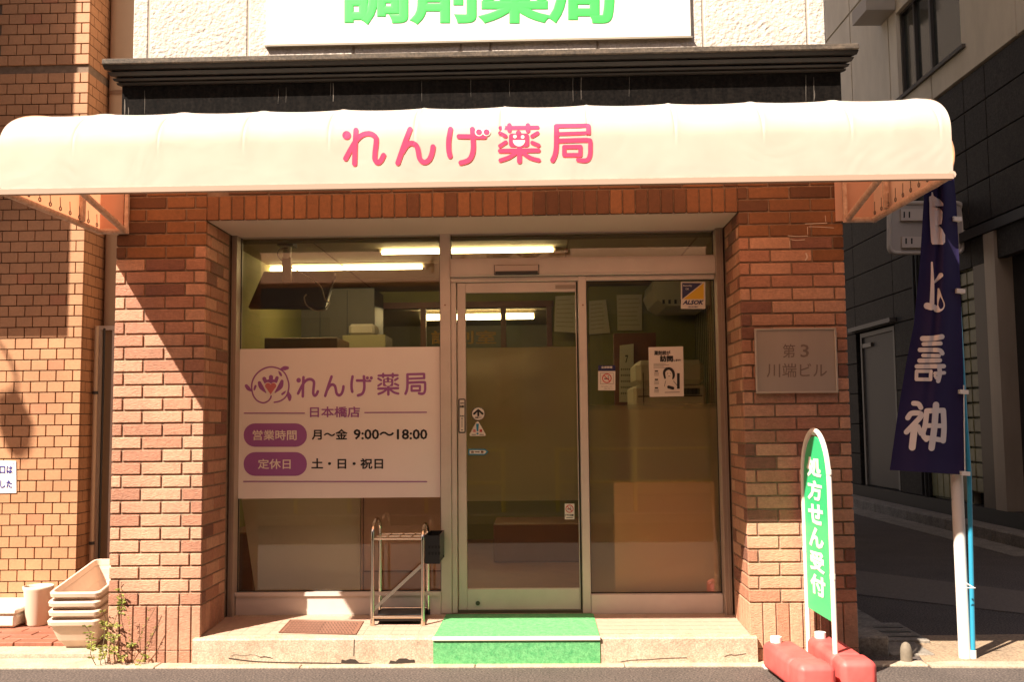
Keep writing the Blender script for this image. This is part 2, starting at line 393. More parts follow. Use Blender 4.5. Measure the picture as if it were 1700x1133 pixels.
MB().box(-60, 60, -60, 60, -.3, 0).build('road', asph, kind='structure')

# concrete edge strip along the shop front, in lengths
gut = root('kerb_strip', (-.3, -.08, 0), None, None, kind='structure')
xs = [-6.0, -4.6, -3.3, -2.05, -1.28, -.36, .42, 1.30, 1.98]
for i in range(len(xs)-1):
    piece('kerb_stone', gut, xs[i]+.002, xs[i+1]-.002, -.108, -.012 if -2.4 < xs[i+1] < 2.2 and xs[i] > -2.4 else .10, -.06, .010+random.uniform(-.001, .001), CONC, .004)
g2 = MB().prism([Vector((1.985, -.135, -.05)), Vector((2.9, -.16, -.05)), Vector((4.6, -.2, -.05)), Vector((4.6, -.06, -.05)), Vector((2.9, -.05, -.05)), Vector((2.1, -.02, -.05)), Vector((1.985, -.05, -.05))], (0, 0, .058)).build('road_edge_strip', CONC, kind='structure')

# small paved forecourt left of the shop, red pavers
fc = root('forecourt', (-3.2, .5, 0), None, None, kind='structure')
MB().box(-7, -2.36, .105, 1.095, -.05, .030).build('paving_bed', CONC, fc)
pav = brick_mat('red_paver', (.33, .125, .075), (.27, .10, .06), bump=.001)
yy = .30
row = 0
while yy < 1.05:
    xx = -4.6 + (row % 2)*.11
    while xx < -2.62:
        x1 = xx+.222
        if not (x1 > -2.5):
            piece('paver', fc, xx, x1-.004, yy, yy+.098, .025, .052+random.uniform(-.0015, .0015), pav, .003)
        xx += .226
    yy += .102; row += 1

# entrance step (slopes up slightly to the sill)
st = root('entrance_step', (-.38, 0, 0), 'speckled beige stone doorstep running between the two brick piers', 'step')
x0, x1 = XLI-.028, XRI+.028
mb = MB()
mb.add([(x0, -.05, .0), (x1, -.05, .0), (x1, -.05, .133), (x0, -.05, .133), (x0, -.042, .140), (x1, -.042, .140), (x1, .8, .176), (x0, .8, .176), (x1, .8, 0), (x0, .8, 0)],
       [(0, 1, 2, 3), (3, 2, 5, 4), (4, 5, 6, 7), (7, 6, 8, 9), (0, 9, 8, 1), (0, 3, 4, 7, 9), (1, 8, 6, 5, 2)])
mb.build('step_slab', STONE, st)
TREAD = mat('step_tread_tile', (.46, .31, .225), .8, col2=(.38, .255, .185), nscale=30)
zt = lambda y: .140+(y+.042)*.0428
# tread tiles behind the nosing: rows with fine joints
mb = MB(); 
for i in range(40):
    a = x0+.01+i*(x1-x0-.02)/40; b = a+(x1-x0-.02)/40-.003
    for (ya, yb) in ((.035, .115), (.118, .198), (.201, .281), (.284, .364), (.367, .447)):
        mb.add([(a, ya, zt(ya)+.001), (b, ya, zt(ya)+.001), (b, yb, zt(yb)+.001), (a, yb, zt(yb)+.001)], [(0, 1, 2, 3)])
tag(mb.build('tread_tiles', TREAD, st), kind='stuff')
# broken foot of the step: dark gaps and cracks
mb = MB(); my = ymap(-.0515)
for pts, ww in (([(380, 1094), (420, 1099), (470, 1101), (540, 1102), (566, 1103)], 1.6),                 ([(588, 1062), (587, 1090)], 1), ([(432, 1093), (440, 1091), (452, 1094)], 1), ([(1030, 1100), (1050, 1097), (1080, 1096), (1100, 1094), (1140, 1093)], .9), ([(1203, 1091), (1212, 1088), (1222, 1088.6), (1238, 1086)], .9), ([(382, 1091), (390, 1088), (402, 1089.5), (420, 1088), (431, 1091), (450, 1093)], .5)):
    mb = MB(); stroke(mb, pts, ww, my, .0006); mb.build('crack', mat('crack_dark', (.03, .02, .014), .9), st)
for poly in ([(566, 1102), (567, 1096), (574, 1097.5), (581, 1095), (590, 1096), (596, 1101), (612, 1102), (622, 1104), (590, 1103.5)], [(645, 1104), (648, 1097.5), (657, 1099), (662, 1094.5), (674, 1094), (680, 1096.5), (688, 1096), (689, 1101), (670, 1102)]):
    mb = MB(); fill(mb, poly, my, .0006); mb.build('broken_edge', mat('crack_dark', (.03, .02, .014), .9), st)

# green mat over the step
gm = root('entrance_mat', (-.19, 0, .14), 'green turf mat with white nosing strip laid over the step at the sliding door', 'doormat')
a, b = at(719, 1060, -.056), at(996, 1060, -.056)
bl, br = at(741, 1014, .47), at(985, 1013, .47)
mb = MB(); mb.add([(a.x, -.048, zt(-.04)+.006), (b.x, -.048, zt(-.04)+.006), (br.x, .47, zt(.47)+.006), (bl.x, .47, zt(.47)+.006)], [(0, 1, 2, 3)])
mb.prism([Vector((a.x, -.056, .004)), Vector((b.x, -.056, .004)), Vector((b.x, -.056, .141)), Vector((a.x, -.056, .141))], (0, .005, 0))
mb.build('turf', GREEN_MAT, gm)
MB().box(a.x-.003, b.x+.004, -.066, -.045, .128, .149, .004).build('nosing_strip', mat('nosing_white', (.72, .64, .55), .5), gm)

# metal floor hatch in the step
gh = root('floor_hatch', (-1.2, .1, .14), 'rusty brown patterned metal hatch set in the doorstep left of the umbrella stand', 'hatch')
c4 = [gnd(462, 1053, .143), gnd(591, 1055.5, .143), gnd(604, 1036, .147), gnd(482, 1034, .147)]
rust = mat('rust_brown', (.26, .125, .080), .6, noise=.35, nscale=40)
def bil(s, t): return (c4[0]*(1-s)+c4[1]*s)*(1-t)+(c4[3]*(1-s)+c4[2]*s)*t
def lift(p, h): return Vector((p.x, p.y, zt(p.y)+h))
mb = MB().add([lift(bil(s, t), .0022) for s, t in ((0, 0), (1, 0), (1, 1), (0, 1))], [(0, 1, 2, 3)]); mb.build('plate', rust, gh)
mb = MB(); rustd = mat('rust_dark', (.10, .05, .035), .7)
for i in range(22):
    for j in range(5):
        s0 = .04+i*.0425; t0 = .08+j*.17; d = .028 if i < 11 else -.028
        pts = [bil(s0+.0, t0), bil(s0+.016, t0), bil(s0+.016+d, t0+.13), bil(s0+d, t0+.13)]
        mb.add([lift(p, .0032) for p in pts], [(0, 1, 2, 3)])
tag(mb.build('tread_pattern', rustd, gh), kind='stuff')
mb = MB()
for (s0, t0, s1, t1) in ((0, 0, 1, .03), (0, .97, 1, 1), (0, 0, .01, 1), (.99, 0, 1, 1)):
    mb.add([lift(bil(s, t), .006) for s, t in ((s0, t0), (s1, t0), (s1, t1), (s0, t1))], [(0, 1, 2, 3)])
mb.build('rim', rust, gh)

# ================================================================== SHOP: brick piers
def courses(parent, xl, xr, rows, ev, od, dark, y0=-.012, y1=.012, zbase=ZB, lit=.0):
    for n in rows:
        js = [xl]+[xl+j for j in (ev if n % 2 == 0 else od) if xl+j < xr-.03]+[xr]
        for i in range(len(js)-1):
            g0 = 0 if i == 0 else .0045; g1 = 0 if i == len(js)-2 else .0045
            q = random.random(); dk = dark(n) if callable(dark) else dark
            if xl < -2 and js[i] < -2.40+(2.154-(zbase+n*.07))/1.627+.06: dk = 0  # no dark bricks on the sunlit side of the shadow line: shade put into colour
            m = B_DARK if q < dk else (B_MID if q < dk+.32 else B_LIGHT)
            if n >= 27+random.choice((-1, 0, 0, 1)) and dk > 0: m = B_ORD if random.random() < .3 else B_OR  # browner top rows, likewise kept out of the sunlit part
            piece('brick', parent, js[i]+g0, js[i+1]-g1, y0, y1, zbase+n*.07+.005, zbase+(n+1)*.07-.0045, m, .0028, .0012)
def reveal(parent, x, sgn, rows, dark, depth=.40):
    """short returns into the window recess; sgn +1: faces +x"""
    for n in rows:
        js = [.013, .075, .30, depth] if n % 2 == 0 else [.013, .19, depth]
        for i in range(len(js)-1):
            q = random.random(); dk = dark(n) if callable(dark) else dark
            m = B_DARK if q < dk else (B_MID if q < dk+.5 else B_LIGHT)
            xa, xb = (x-.024, x) if sgn > 0 else (x, x+.024)
            g0 = .001 if i == 0 else .0045
            piece('brick', parent, xa, xb, js[i]+g0, js[i+1]-.0045, ZB+n*.07+.005, ZB+(n+1)*.07-.0045, m, .0028)
def feet(parent, xl, xr, rx, sgn, depth=.40):
    w_ = [0, .063, .136, .208, .268, .316, .384, .452] if sgn > 0 else [0, .070, .140, .210, .280, .350, .420, .490]
    js = [xl+k for k in w_ if xl+k < xr-.03]+[xr]
    for i in range(len(js)-1):
        g0 = 0 if i == 0 else .003; g1 = 0 if i == len(js)-2 else .003
        for za, zb_ in ((.0, ZB-.235-.003), (ZB-.235, ZB-.003)):
            m = B_MID if random.random() < .35 else B_LIGHT
            piece('brick', parent, js[i]+g0, js[i+1]-g1, -.012, .012, za, zb_, m, .0028, .0012)
    xa, xb = (rx-.024, rx) if sgn > 0 else (rx, rx+.024)
    k = .013
    while k < depth-.02:
        k2 = min(k+.068, depth)
        piece('brick', parent, xa, xb, k+.002, k2-.003, .150, ZB-.003, B_MID if random.random() < .5 else B_LIGHT, .0028); k = k2
LAB = 'pier clad in terracotta brick tiles '
pl = root('brick_pier', (-2.09, 0, 0), 'left '+LAB+'with the diagonal shadow edge, beside the stacked planters', 'pier', 'brick piers beside the shop window')
MB().box(XLO+.006, XLI-.006, -.004, .62, 0, 2.60).build('mortar_core', MORTAR, pl)
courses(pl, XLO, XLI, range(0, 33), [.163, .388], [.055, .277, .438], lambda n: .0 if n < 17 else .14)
reveal(pl, XLI, 1, range(0, 30), .12)
feet(pl, XLO, XLI, XLI, 1)
pr = root('brick_pier', (1.37, 0, 0), 'right '+LAB+'carrying the building name plate behind the green sign', 'pier', 'brick piers beside the shop window')
MB().box(XRI+.006, XRO-.006, -.004, .62, 0, 2.60).build('mortar_core', MORTAR, pr)
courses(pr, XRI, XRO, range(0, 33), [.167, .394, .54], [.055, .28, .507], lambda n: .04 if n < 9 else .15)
reveal(pr, XRI, -1, range(0, 30), .15)
feet(pr, XRI, XRO, XRI, -1)
# side face of the right pier and the shop's side wall towards the alley
ln = root('brick_lintel', (-.38, 0, 2.41), 'band of terracotta bricks over the shop window, standing bricks under one flat course', 'lintel')
MB().box(XLI-.004, XRI+.004, -.004, .20, 2.422, 2.86).build('mortar_core', MORTAR_D, ln)
k = XLI
while k < XRI-.02:
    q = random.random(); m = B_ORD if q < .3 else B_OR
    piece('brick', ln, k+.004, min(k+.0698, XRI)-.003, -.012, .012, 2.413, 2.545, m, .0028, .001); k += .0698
for r_ in range(2):
    k = XLO+.163+(.11 if r_ else 0)
    while k < XRO:
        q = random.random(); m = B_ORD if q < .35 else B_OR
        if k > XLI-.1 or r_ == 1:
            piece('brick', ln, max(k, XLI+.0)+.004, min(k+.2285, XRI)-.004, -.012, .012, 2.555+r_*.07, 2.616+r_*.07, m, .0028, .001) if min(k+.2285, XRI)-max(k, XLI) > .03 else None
        k += .2285
soffit = MB().box(XLI+.001, XRI-.001, .014, .50, 2.412, 2.421); soffit.build('soffit_board', mat('soffit_paint', (.80, .64, .53), .6), ln)

# ================================================================== SHOP: upper building
ub = root('shop_building', (-.34, 4, 2.86), 'rough white block upper storey above the awning with a dark moulded cornice', 'building')
MB().box(-2.27, 1.60, .03, 8.0, 2.86, 15.0).build('upper_walls', STUCCO, ub)
MB().box(1.60-.12, XRO-.012, .621, 8.0, 0.0, 2.86).build('alley_side_wall', MORTAR, ub)
MB().box(XLO+.012, -2.2, .621, 8.0, 0.0, 2.86).build('gap_side_wall', MORTAR, ub)
MB().box(-2.2, 1.48, 7.88, 8.0, 0.0, 2.86).build('back_wall', MORTAR, ub)
band = MB().box(-2.335, 1.675, -.006, .12, 2.70, 3.195); band.build('fascia_band', BLACKST, ub)
prof = [(.12, 3.188), (-.012, 3.188), (-.022, 3.190), (-.026, 3.200), (-.012, 3.2005), (-.012, 3.206), (-.040, 3.2065), (-.046, 3.216), (-.046, 3.220), (-.022, 3.2205), (-.022, 3.228), (-.060, 3.2285), (-.072, 3.240), (-.076, 3.246), (-.050, 3.2465), (-.050, 3.254), (-.092, 3.2545), (-.100, 3.268), (-.104, 3.276), (.12, 3.276)]
mb = MB(); n = len(prof)
va = [Vector((-2.345+(p[0])*.6, p[0], p[1])) for p in prof]; vb = [Vector((1.685-(p[0])*.6, p[0], p[1])) for p in prof]
mb.add(va+vb, [(i, i+1, n+i+1, n+i) for i in range(n-1)]+[tuple(range(n-1, -1, -1)), tuple(range(n, 2*n))])
mb.build('cornice', mat('cornice_brown', (.007, .005, .004), .45, spec=.3, col2=(.020, .0145, .011), nscale=18, stretch=(.3, 1, 3), detail=8), ub)
MB().box(-2.405, 1.745, -.118, .02, 3.2765, 3.3065, .003).build('cornice_cap', mat('cornice_cap_grey', (.115, .085, .058), .8, noise=.65, nscale=12, stretch=(1, 1, 5), detail=8, speck=(60, .4)), ub)
# rough blocks
zr = [3.312, 3.78, 4.25, 4.72]
cols = [at(u, 60, 0).x for u in (220, 247, 412, 587, 765, 814, 992, 1168, 1341, 1372)]
for j in range(3):
    for i in range(len(cols)-1):
        piece('stone_block', ub, cols[i]+.004, cols[i+1]-.004, -.004+random.uniform(-.002, .002), .028, zr[j]+(.006 if j else 0), zr[j+1]-.006, STUCCO, .007)
MB().box(cols[0]+.006, cols[-1]-.006, .004, .03, 3.312, 4.8).build('block_joints', mat('block_joint_pale', (.40, .33, .27), .9), ub)

# green-lettered board above the cornice
sb = root('wall_sign', (-.33, -.03, 3.7), 'large white board with thick green lettering on the upper wall above the cornice', 'sign')
p0 = at(441, 75, -.028); p1 = at(1148, 62, -.028)
MB().box(p0.x, p1.x, -.028, -.006, p0.z, p0.z+.62, .004).build('board', mat('board_white', (.66, .63, .56), .4), sb)
MB().box(p0.x-.006, p1.x+.006, -.030, -.005, p0.z-.006, p0.z).build('board_edge', mat('edge_grey', (.3, .26, .2), .5), sb)
m_ = ymap(-.029); mb = MB()
text(mb, '調剤薬局', (567, -62, 1021, 41), m_, bev=.037, off=.001, thick=.0015, res=4)
mb.build('lettering', GREEN_TOP, sb)

# ================================================================== AWNING
AX0, AX1 = -2.440, 1.822
AD = 1.06; ZA = 2.350; ZS = 2.545; ZR = .325
def aw_pt(t):            # profile: t in 0..1, front hem up and over to the wall
    if t < .35: return (-AD, ZA+(ZS-ZA)*t/.35)
    a = (t-.35)/.65*math.pi/2
    return (-AD+(AD-.005)*.93*(1-math.cos(a))**1.0+.069*((t-.35)/.65)**3, ZS+ZR*math.sin(a)**.95+.06*((t-.35)/.65)**4)
aw = root('shop_awning', (-.31, -.5, 2.35), 'cream fabric awning with rounded top and pink shop name over the whole shop front', 'awning')
cream = cloth_mat('awning_cream', (.70, .655, .565), (.95, .53, .34), .42, wr=.004)
sidec = cloth_mat('awning_side_glow', (.74, .56, .44), (.95, .40, .20), .45)  # same cloth as the canopy; orange glow of sun through it put into the colour
NB = 11; NT = 44
FRS = [-.075, -.05, -.038, -.030, -.024, -.018, -.010, 0, .012, .03, .06, .11, .2, .3, .4, .5, .6, .7, .8, .88]
XS = sorted({round(AX0+(AX1-AX0)*(k+q-.10)/NB, 5) for k in range(0, NB+2) for q in FRS if 0 < (k+q-.10)/NB < 1} | {AX0, AX1}); NX = 1
mb = MB(); vs = []
def aw_surf(x, t):
    y, z = aw_pt(t); f = (x-AX0)/(AX1-AX0)*NB+.10; fr = f-math.floor(f); fc_ = (fr+.5) % 1-.5
    arch = max(0, min(1, (t-.48)/.2)); arch = arch*arch*(3-2*arch)
    sag = (abs(math.sin(math.pi*fr))**.7)*arch
    cre = -math.exp(-((fc_+.026)/.012)**2)*math.exp(-((t-.49)/.11)**2)*.008 + math.exp(-(fc_/.02)**2)*math.exp(-((t-.52)/.14)**2)*.004
    ty, tz = aw_pt(min(1, t+.01)); ny, nz = -(tz-z), (ty-y); l = math.hypot(ny, nz) or 1
    d = -.008*sag + cre
    # pulled folds at the two lower corners
    for cx, sgn in ((AX0, 1), (AX1, -1)):
        q = (x-cx)*sgn
        d += .004*math.sin((q*1.0+(t*.7))*70)*math.exp(-((q-.22)/.10)**2)*math.exp(-((t-.14)/.09)**2)
    return Vector((x, y+ny/l*d, z+nz/l*d))
for i in range(len(XS)):
    x = XS[i]
    for j in range(NT+1): vs.append(aw_surf(x, j/NT))
mb.add(vs, [(i*(NT+1)+j, (i+1)*(NT+1)+j, (i+1)*(NT+1)+j+1, i*(NT+1)+j+1) for i in range(len(XS)-1) for j in range(NT)], True)
mb.build('canopy_cloth', cream, aw)
for x in (AX0, AX1):
    pts = [Vector((x, *aw_pt(j/NT))) for j in range(NT+1)]+[Vector((x, 0.005-.01, ZA))]
    MB().add(pts, [tuple(range(len(pts)))]).build('side_cloth', sidec, aw)
# closing strips of cloth in the wall plane beyond the pier corners
for xa, xb in ((AX0, XLO+.04), (XRO-.045, AX1)):
    MB().box(xa+.004, xb, -.022, -.019, ZA, 2.84).build('closing_cloth', sidec, aw)
framem = mat('awning_frame_paint', (.60, .45, .36), .5, col2=(.36, .22, .15), nscale=40, detail=8)
MB().tube([(AX0, -AD+.012, ZA-.002), (AX1, -AD+.012, ZA-.002)], .013, 8).build('front_tube', framem, aw)
MB().box(AX0, AX1, -AD-.004, -AD+.03, ZA-.026, ZA-.002).build('front_hem', mat('hem_brown', (.36, .25, .18), .7), aw)
for sgn, x in ((1, AX0), (-1, AX1)):
    MB().tube([(x+.004*sgn, -AD, ZA-.006), (x+.004*sgn, -.02, ZA+.004)], .017, 8).build('side_tube', framem, aw)
    MB().tube([(x, -.03, ZA+.004), (x+.165*sgn, -.03, ZA+.004)], .016, 8).build('wall_tube', framem, aw)
    MB().box(x+.150*sgn, x+.170*sgn, -.046, -.026, ZA-.01, 2.70).build('wall_post', framem, aw)
    MB().box(x+.016*sgn, x+.036*sgn, -.30, -.265, ZA+.01, 2.66).build('side_post', framem, aw)
    MB().tube([(x+.148*sgn, -.04, ZA+.008), (x+.148*sgn, -.55, ZA+.10), (x+.148*sgn, -1.0, ZA+.19)], .017, 8).build('support_arm', framem, aw)
    mbx = MB()
    for k in range(9):
        yk = -AD+.13+k*.104; ring = [Vector((x+.022*sgn, yk+.010*math.cos(a*math.pi/5), ZA+.028+.010*math.sin(a*math.pi/5))) for a in range(10)]
        o = MB().tube(ring, .0028, 5, closed=True).tube([(x+.022*sgn, yk, ZA+.038), (x+.024*sgn, yk-.01, ZA+.085)], .002, 5).build('lacing_ring', mat('ring_dark', (.10, .06, .045), .5), aw)
pinkm = mat('awning_pink', (.80, .05, .12), .7, spec=.15)
def fyaw(x, z):
    if z <= ZS: t = .35*(z-ZA)/(ZS-ZA)
    else: t = .35+.65*math.asin(min(1, ((z-ZS)/ZR)**(1/.95)))*2/math.pi
    return aw_surf(min(max(x, AX0+.001), AX1-.001), max(0, min(.8, t))).y
awm = surfmap(fyaw)

def shop_name(mk, T, mp, off, bg):
    """the shop name in round strokes, in the local coordinates of the awning print"""
    W = 62
    S = lambda pts, wd=W, cv=True: stroke(mk, pts, wd, mp, off, cv, T)
    disc(mk, (187, 253), 53, mp, off, T)
    S([(302, 190), (290, 400), (285, 605)]); S([(175, 540), (240, 420), (310, 310), (370, 255), (430, 234), (490, 238), (540, 275), (550, 330), (535, 470), (535, 550), (570, 590), (610, 560), (640, 500)])
    S([(965, 180), (900, 350), (815, 595)]); S([(870, 460), (910, 395), (955, 358), (1000, 354), (1045, 385), (1065, 450), (1080, 530), (1110, 572), (1155, 584), (1205, 545), (1235, 470), (1247, 395)])
    S([(1462, 180), (1440, 310), (1440, 430), (1455, 510)]); S([(1565, 268), (1880, 272)], 58, False)
    S([(1730, 180), (1738, 300), (1740, 420), (1720, 510), (1675, 565), (1590, 592)])
    S([(2075, 165), (2530, 158)], 48, False); S([(2185, 130), (2185, 195)], 54, False); S([(2412, 132), (2412, 198)], 56, False)
    fill(mk, rrect(2180, 232, 2427, 398, 34), mp, off, T); disc(mk, (2297, 226), 32, mp, off, T)
    for a, b in (((2070, 228), (2137, 265)), ((2530, 226), (2465, 266)), ((2070, 385), (2140, 340)), ((2465, 345), (2543, 378))): S([a, b], 48, False)
    S([(2070, 447), (2540, 440)], 54, False); S([(2308, 395), (2308, 575)], 60, False)
    S([(2265, 468), (2180, 525), (2075, 562)], 50); S([(2350, 468), (2440, 530), (2545, 560)], 50)
    S([(2760, 145), (2760, 380), (2745, 490), (2715, 560)], 60); S([(2760, 140), (3152, 134)], 50, False); S([(3154, 140), (3154, 225)], 56, False); S([(2760, 238), (3150, 226)], 44, False)
    S([(2760, 325), (3130, 314), (3175, 335), (3178, 400), (3175, 490), (3150, 550), (3100, 566), (3030, 556)], 56)
    for a, b in (((2858, 398), (3055, 396)), ((3057, 396), (3055, 496)), ((2858, 498), (3055, 496)), ((2858, 398), (2858, 498))): S([a, b], 52, False)
    o2 = off+.0012
    for c, r_ in (((1812, 215), 50), ((1905, 215), 48)): disc(bg, c, r_, mp, o2, T)
    for c, r_ in (((2253, 270), 22), ((2348, 275), 22)): disc(bg, c, r_, mp, o2, T)
    disc(bg, (2303, 315), 75, mp, o2, T, a0=0, a1=math.pi)
    disc(mk, (1812, 215), 37, mp, o2+.001, T); disc(mk, (1905, 215), 37, mp, o2+.001, T)
mk, bgm = MB(), MB()
_awoff = .0024
shop_name(mk, lambda p: (550+p[0]/7.391, 190+p[1]/7.391), awm, _awoff, bgm)
mk.build('lettering', pinkm, aw); bgm.build('lettering_gap', mat('print_cream', (.80, .74, .62), .7), aw)

# ================================================================== SHOPFRONT
YF = .50; YG = .53
sf = root('shopfront', (-.38, .5, .17), 'shop window wall of pale aluminium frames and glass under the brick lintel', 'shopfront')
def fr(name, u0, v0, u1, v1, y0=YF, y1=YF+.07, m=ALU, par=sf, b=.003, x=None, z=None):
    """frame member given by the photo pixels of its front face (at plane y0)"""
    vm, um = (v0+v1)/2, (u0+u1)/2
    X0, X1 = at(u0, vm, y0).x, at(u1, vm, y0).x; Z0, Z1 = at(um, v1, y0).z, at(um, v0, y0).z
    if x: X0, X1 = x[0] if x[0] is not None else X0, x[1] if x[1] is not None else X1
    if z: Z0, Z1 = z[0] if z[0] is not None else Z0, z[1] if z[1] is not None else Z1
    return MB().box(X0, X1, y0, y1, Z0, Z1, b).build(name, m, par), (X0, X1, Z0, Z1)
ZT = 2.411
def zat(u, v, y=YF): return at(u, v, y).z
def xat(u, v, y=YF): return at(u, v, y).x
# ribbed jambs at both sides
jl0, jl1 = XLI+.004, xat(389, 700, .43)
ribm = mat('jamb_bronze', (.40, .30, .23), .4, noise=.1)
for xa, xb in ((jl0, jl1), (xat(1199, 800, .43), XRI-.004)):
    mbj = MB().box(xa, xb, .44, .56, .155, ZT)
    nr = 4; ww = (xb-xa)/nr
    for i in range(nr): mbj.box(xa+ww*i+.002, xa+ww*(i+1)-.003, .432+.004*(i % 2), .441, .157, ZT-.002)
    mbj.build('jamb', ribm, sf)
JL, JR = jl1, xat(1199, 800, .43)
m1a, m1b = xat(731, 600), xat(748.5, 600)
m2a, m2b = xat(963, 700), xat(976.5, 700)
zs0 = zat(560, 1012); zs1 = zat(560, 984)
hz = zat(560, 384)
MB().box(JL, JR, YF, YF+.07, hz, ZT-.002, .003).build('head', ALU, sf)
MB().box(m1a, m1b, YF-.008, YF+.075, .165, hz-.001, .003).build('mullion', ALU, sf)
MB().box(m2a, m2b, YF-.006, YF+.07, .165, zat(970, 458), .003).build('mullion', ALU, sf)
MB().box(JL+.001, m1a-.001, YF-.012, YF+.07, .160, zs1, .004).build('sill', ALU, sf)
MB().box(m2b+.001, JR-.001, YF-.012, YF+.07, .160, zat(1090, 987), .004).build('sill', ALU, sf)
MB().box(JL+.001, m1a-.001, YF-.024, YF-.013, zs1-.018, zs1+.004).build('sill_lip', ALU, sf)
HZ0, HZ1 = zat(960, 458), zat(960, 428)
MB().box(m1b+.001, JR-.001, YF-.03, YF+.09, HZ0, HZ1, .003).build('transom', ALU, sf)
MB().box(m1b+.012, JR-.001, YF-.036, YF-.0305, HZ0+.012, HZ1-.014).build('transom_cover', ALU, sf)
MB().box(m1b+.001, JR-.001, YF, YF+.06, HZ0-.03, HZ0-.001, .003).build('track_rail', ALU, sf)
# door operator sensor
sx0, sx1 = xat(821, 448, .44), xat(894, 448, .44)
z0_, z1_ = at(858, 454, .44).z, at(858, 440, .44).z
se = root('door_sensor', (sx0, .45, z0_), 'small flat pinkish sensor box on the beam above the sliding door', 'sensor')
MB().box(sx0, sx1, .445, .463, z0_, z1_, .003).build('sensor_body', mat('sensor_case', (.50, .40, .34), .4), se)
MB().box(sx0+.004, sx1-.004, .441, .447, z0_-.003, z0_+.014).build('sensor_lens', BLACKP, se)
MB().box(sx0-.004, sx1+.004, .461, .4635, z0_-.004, z1_+.004).build('sensor_backplate', ALU_D, se)
GL = glass_mat('window_glass', (.95, .93, .86), 1.5)
def pane(name, xa, xb, za, zb_, par=sf, y=YG):
    return MB().box(xa, xb, y, y+.006, za, zb_).build(name, GL, par)
pane('glass_pane', JL-.004, m1a+.004, zs1-.004, hz+.004)
pane('glass_pane', m2b-.004, JR+.004, zat(1090, 987)-.004, HZ0-.026)
pane('glass_pane', m1b-.004, JR+.004, HZ1-.004, hz+.004)
# thin dark gaskets
mb = MB()
for xa, xb, za, zb_ in ((JL, m1a, zs1, hz), (m2b, JR, zat(1090, 987), HZ0-.031), (m1b, JR, HZ1, hz)):
    mb.box(xa+.001, xb-.001, YG-.006, YG-.002, za+.0005, za+.006); mb.box(xa+.001, xb-.001, YG-.006, YG-.002, zb_-.006, zb_-.0005)
    mb.box(xa+.0005, xa+.005, YG-.006, YG-.002, za+.006, zb_-.006); mb.box(xb-.005, xb-.0005, YG-.006, YG-.002, za+.006, zb_-.006)
mb.build('gasket', ALU_D, sf)

# ---- sliding door
sdr = root('sliding_door', (-.2, .51, .17), 'automatic sliding glass door with half frosted pane behind the green mat', 'door')
dj = m1b+.002
dl0, dl1, dr0, dr1 = xat(760, 760), xat(774, 760), xat(959.5, 760), m2a-.002
dt, dtb, dbt, db = HZ0-.033, zat(860, 485), zat(868, 979), .182
MB().box(dj, xat(758.5, 760), YF-.002, YF+.06, .168, HZ0-.032, .003).build('door_jamb', ALU, sdr)
MB().box(dl0, dl1, YF+.012, YF+.052, db, dt, .003).build('stile', ALU, sdr)
MB().box(dr0, dr1-.010, YF+.012, YF+.052, db, dt, .003).build('stile', ALU, sdr)
MB().box(dl1+.0005, dr0-.0005, YF+.014, YF+.050, dtb, dt, .002).build('rail', ALU, sdr)
MB().box(dl1+.0005, dr0-.0005, YF+.014, YF+.050, db, dbt, .002).build('rail', ALU, sdr)
MB().box(dr1-.009, dr1-.001, YF+.02, YF+.05, .172, dt).build('seal', ALU_D, sdr)
MB().box(dj, dr1, YF+.004, YF+.06, .166, .181).build('threshold', mat('threshold_dark', (.16, .13, .10), .4, .6), sdr)
pane('door_glass', dl1-.004, dr0+.004, dbt-.004, dtb+.004, sdr, YG)
mb = MB().box(xat(922, 476)-.0, xat(955, 476), YF+.008, YF+.0135, zat(938, 479), zat(938, 473)); mb.build('maker_plate', mat('plate_grey', (.30, .24, .19), .4), sdr)
MB().tube([(xat(793, 1003), YF+.008, zat(793, 1003)), (xat(793, 1003), YF+.016, zat(793, 1003))], .013, 14).build('floor_lock', mat('lock_dark', (.08, .065, .05), .4, .7), sdr)
mb = MB()
for u, v in ((739, 507), (967.5, 507)): mb.tube([(xat(u, v), YF-.011, zat(u, v)), (xat(u, v), YF-.005, zat(u, v))], .005, 10)
mb.build('screw', mat('screw_brown', (.28, .12, .08), .4), sf)

